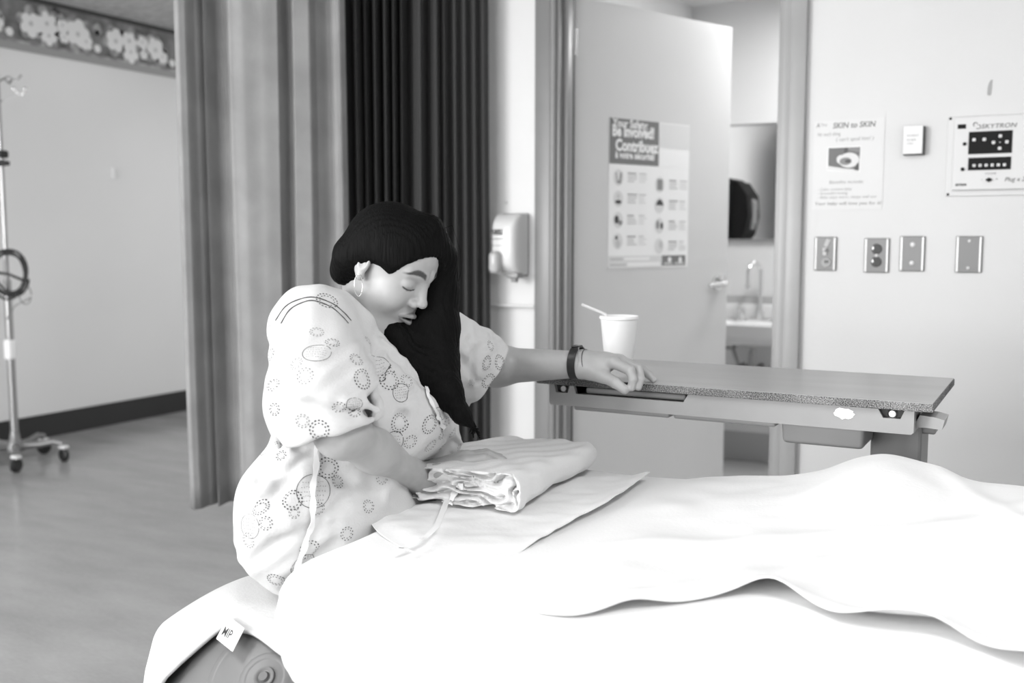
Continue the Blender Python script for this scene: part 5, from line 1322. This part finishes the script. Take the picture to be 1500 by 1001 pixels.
tg_o = w.build('cloth_tag', G[0], pad)
w = MB(); text_geo(w, 'MIP', .021, lambda a, b, c: tg(.12+a*.85/lx_, .72-b/ly_-a*.10/lx_, .0006), bold=.0002, mi=0); w.build('lettering', G[4], tg_o, normals=False)
# ---------------------------------------------------------------- rolled gown on the bed
BXc, BY0, BY1, BZ0 = -.916, 1.478, 1.875, MZ+.013
def roll_sdf(p):
    p = p.astype(np.float32); x, y, z = p[:, 0], p[:, 1], p[:, 2]; t = np.clip((y-BY0)/(BY1-BY0), 0, 1)
    xc = BXc-.012*t; hw = .127-.018*t; hh = .0305-.0055*t+.002*np.sin(9*x+14*y); zc = BZ0+hh+.001
    qx = np.abs(x-xc+.004*np.sin(20*y))-(hw-.022); qz = np.abs(z-zc)-(hh-.022)
    d2 = np.sqrt(np.maximum(qx, 0)**2+np.maximum(qz, 0)**2)+np.minimum(np.maximum(qx, qz), 0)-.022
    dep = -d2; wx = x-xc
    warp = .006*np.sin(46*wx+3*np.sin(60*(z-zc)))+.005*np.sin(31*wx+1.3+70*(z-zc))+.003*np.sin(95*wx-50*(z-zc))
    lay = np.abs(((dep+warp)/.0125) % 1-.5)*2                 # folded layers seen end-on
    y0 = BY0+.004*np.sin(25*wx)+.030*lay**1.5*np.clip(dep/.006, 0, 1)+.012*np.clip(dep/.02, 0, 1)
    d = smax(d2, y0-y, .003); d = smax(d, y-BY1-.006*np.sin(22*wx), .012)
    d = d+.0016*np.sin(55*x+30*y+3*np.sin(12*y))+.0010*np.sin(130*x-60*y+2*np.sin(50*z))
    # turned-back flap in front of the hand and two long creases
    for pts, rs, sg in FLAP: 
        c = s_chain(p, pts, rs, .004); d = smin(d, c, .012) if sg > 0 else smax(d, -c, .008)
    hh_ = s_chain(p, [WN, RH[2][0][0]], [.026, .018], .01)
    return d
FLAP = [([at(592, 704, 1.80), at(628, 694, 1.79), at(668, 695, 1.775), at(712, 706, 1.745)], [.011, .013, .012, .006], 1),
        ([at(700, 704, 1.75), at(735, 716, 1.72), at(762, 740, 1.70)], [.005, .006, .004], 1)]
ax = [axis(lo, hi, .0030, []) for lo, hi in ((-1.08, -.74), (1.43, 1.92), (.745, .88))]
Pr, Fr_ = polygonize(roll_sdf, *ax, iters=2)
roll = mesh_from(Pr, Fr_, 'rolled_gown', mat('rolled_gown_cloth', .70, .88, bump=.12, bscale=240, sheen=.1)); tag(roll, 'rolled up pale gown lying on the bed under the person\'s hand', 'rolled gown')
rtree = BVHTree.FromPolygons([Vector(v) for v in Pr.tolist()], Fr_.tolist())
ribbon([(676, 712), (668, 722), (660, 738), (652, 756)], .010, 'tie_strap', M_tie, roll, .004, tree=rtree)
w = MB(); h0 = None
for py_ in (752, 746, 740, 734, 728):
    h0, n0_ = hit(657, py_, rtree)
    if h0 is not None: break
ps = [np.array(h0+n0_*.004) if (h0 is not None and n0_.dot(Vector(ray(657, 740))) < 0) else np.array(h0-n0_*.004), onz(640, 772, MZ+.022), onz(622, 790, MZ+.018), onz(588, 806, MZ+.016)]
vs = []; 
P3 = []
for i in range(3):
    for k in range(8): P3.append(ps[i]*(1-k/8)+ps[i+1]*(k/8))
P3.append(ps[3])
for i, c in enumerate(P3):
    t = nrm(P3[min(i+1, len(P3)-1)]-P3[max(i-1, 0)]); s = nrm(np.cross(t, UV)); z = bedz(c[0], c[1])+.0175+.003*sin(i*.8); c = np.array([c[0], c[1], max(c[2], z)])
    for a, b_ in ((-1, 0), (1, 0), (1, 1), (-1, 1)): vs.append(c+s*(a*.0048)+UV*b_*.0012)
fs = [(i*4+k, i*4+(k+1) % 4, (i+1)*4+(k+1) % 4, (i+1)*4+k) for i in range(len(P3)-1) for k in range(4)]
w.add(vs, fs); w.build('tie_end', M_tie, roll, smooth=30)
# ================================================================ light
wd = bpy.data.worlds.new('world'); scene.world = wd; wd.use_nodes = True
wd.node_tree.nodes['Background'].inputs[0].default_value = (1, 1, 1, 1); wd.node_tree.nodes['Background'].inputs[1].default_value = 1.5
def area(name, loc, rot, sx, sy, power):
    l = bpy.data.lights.new(name, 'AREA'); l.shape = 'RECTANGLE'; l.size = sx; l.size_y = sy; l.energy = power*.62
    o = bpy.data.objects.new(name, l); o.location = loc; o.rotation_euler = rot; COL.objects.link(o); return o
for (a, b_), pw in zip(WIN, (320, 130)): area('window_daylight', ((a+b_)/2, YF+.03, (WZ0+WZ1)/2), (pi/2, 0, 0), 1.9, 1.6, pw)
def added_fixture(x, y, z, sx, sy, power, nm):  # ceiling panels out of view, added to brighten room, bed and bathroom
    M_l = MATS.get('lamp_diffuser') or mat('lamp_diffuser', .9, .6, emis=3.0)
    fr = MB().box((x, y, z-.015), (sx+.06, sy+.06, .03), .004).build('ceiling_light', MATS['white_plastic']); tag(fr, nm, 'ceiling light', 'ceiling light panels')
    MB().box((x, y, z-.033), (sx, sy, .006)).build('diffuser', M_l, fr)
    area('lamp', (x, y, z-.05), (0, 0, 0), sx, sy, power)
added_fixture(-2.4, .2, CE, .6, 1.2, 30, 'white ceiling light panel over the room, nearer the curtain')
added_fixture(.6, .6, CE, .6, 1.2, 48, 'white ceiling light panel over the bed')
added_fixture(-.85, 4.75, BC, .3, .6, 32, 'small white ceiling light panel in the bathroom')
area('lamp_corridor', (-3.8, 5.6, CE-.05), (0, 0, 0), .6, 1.2, 30)
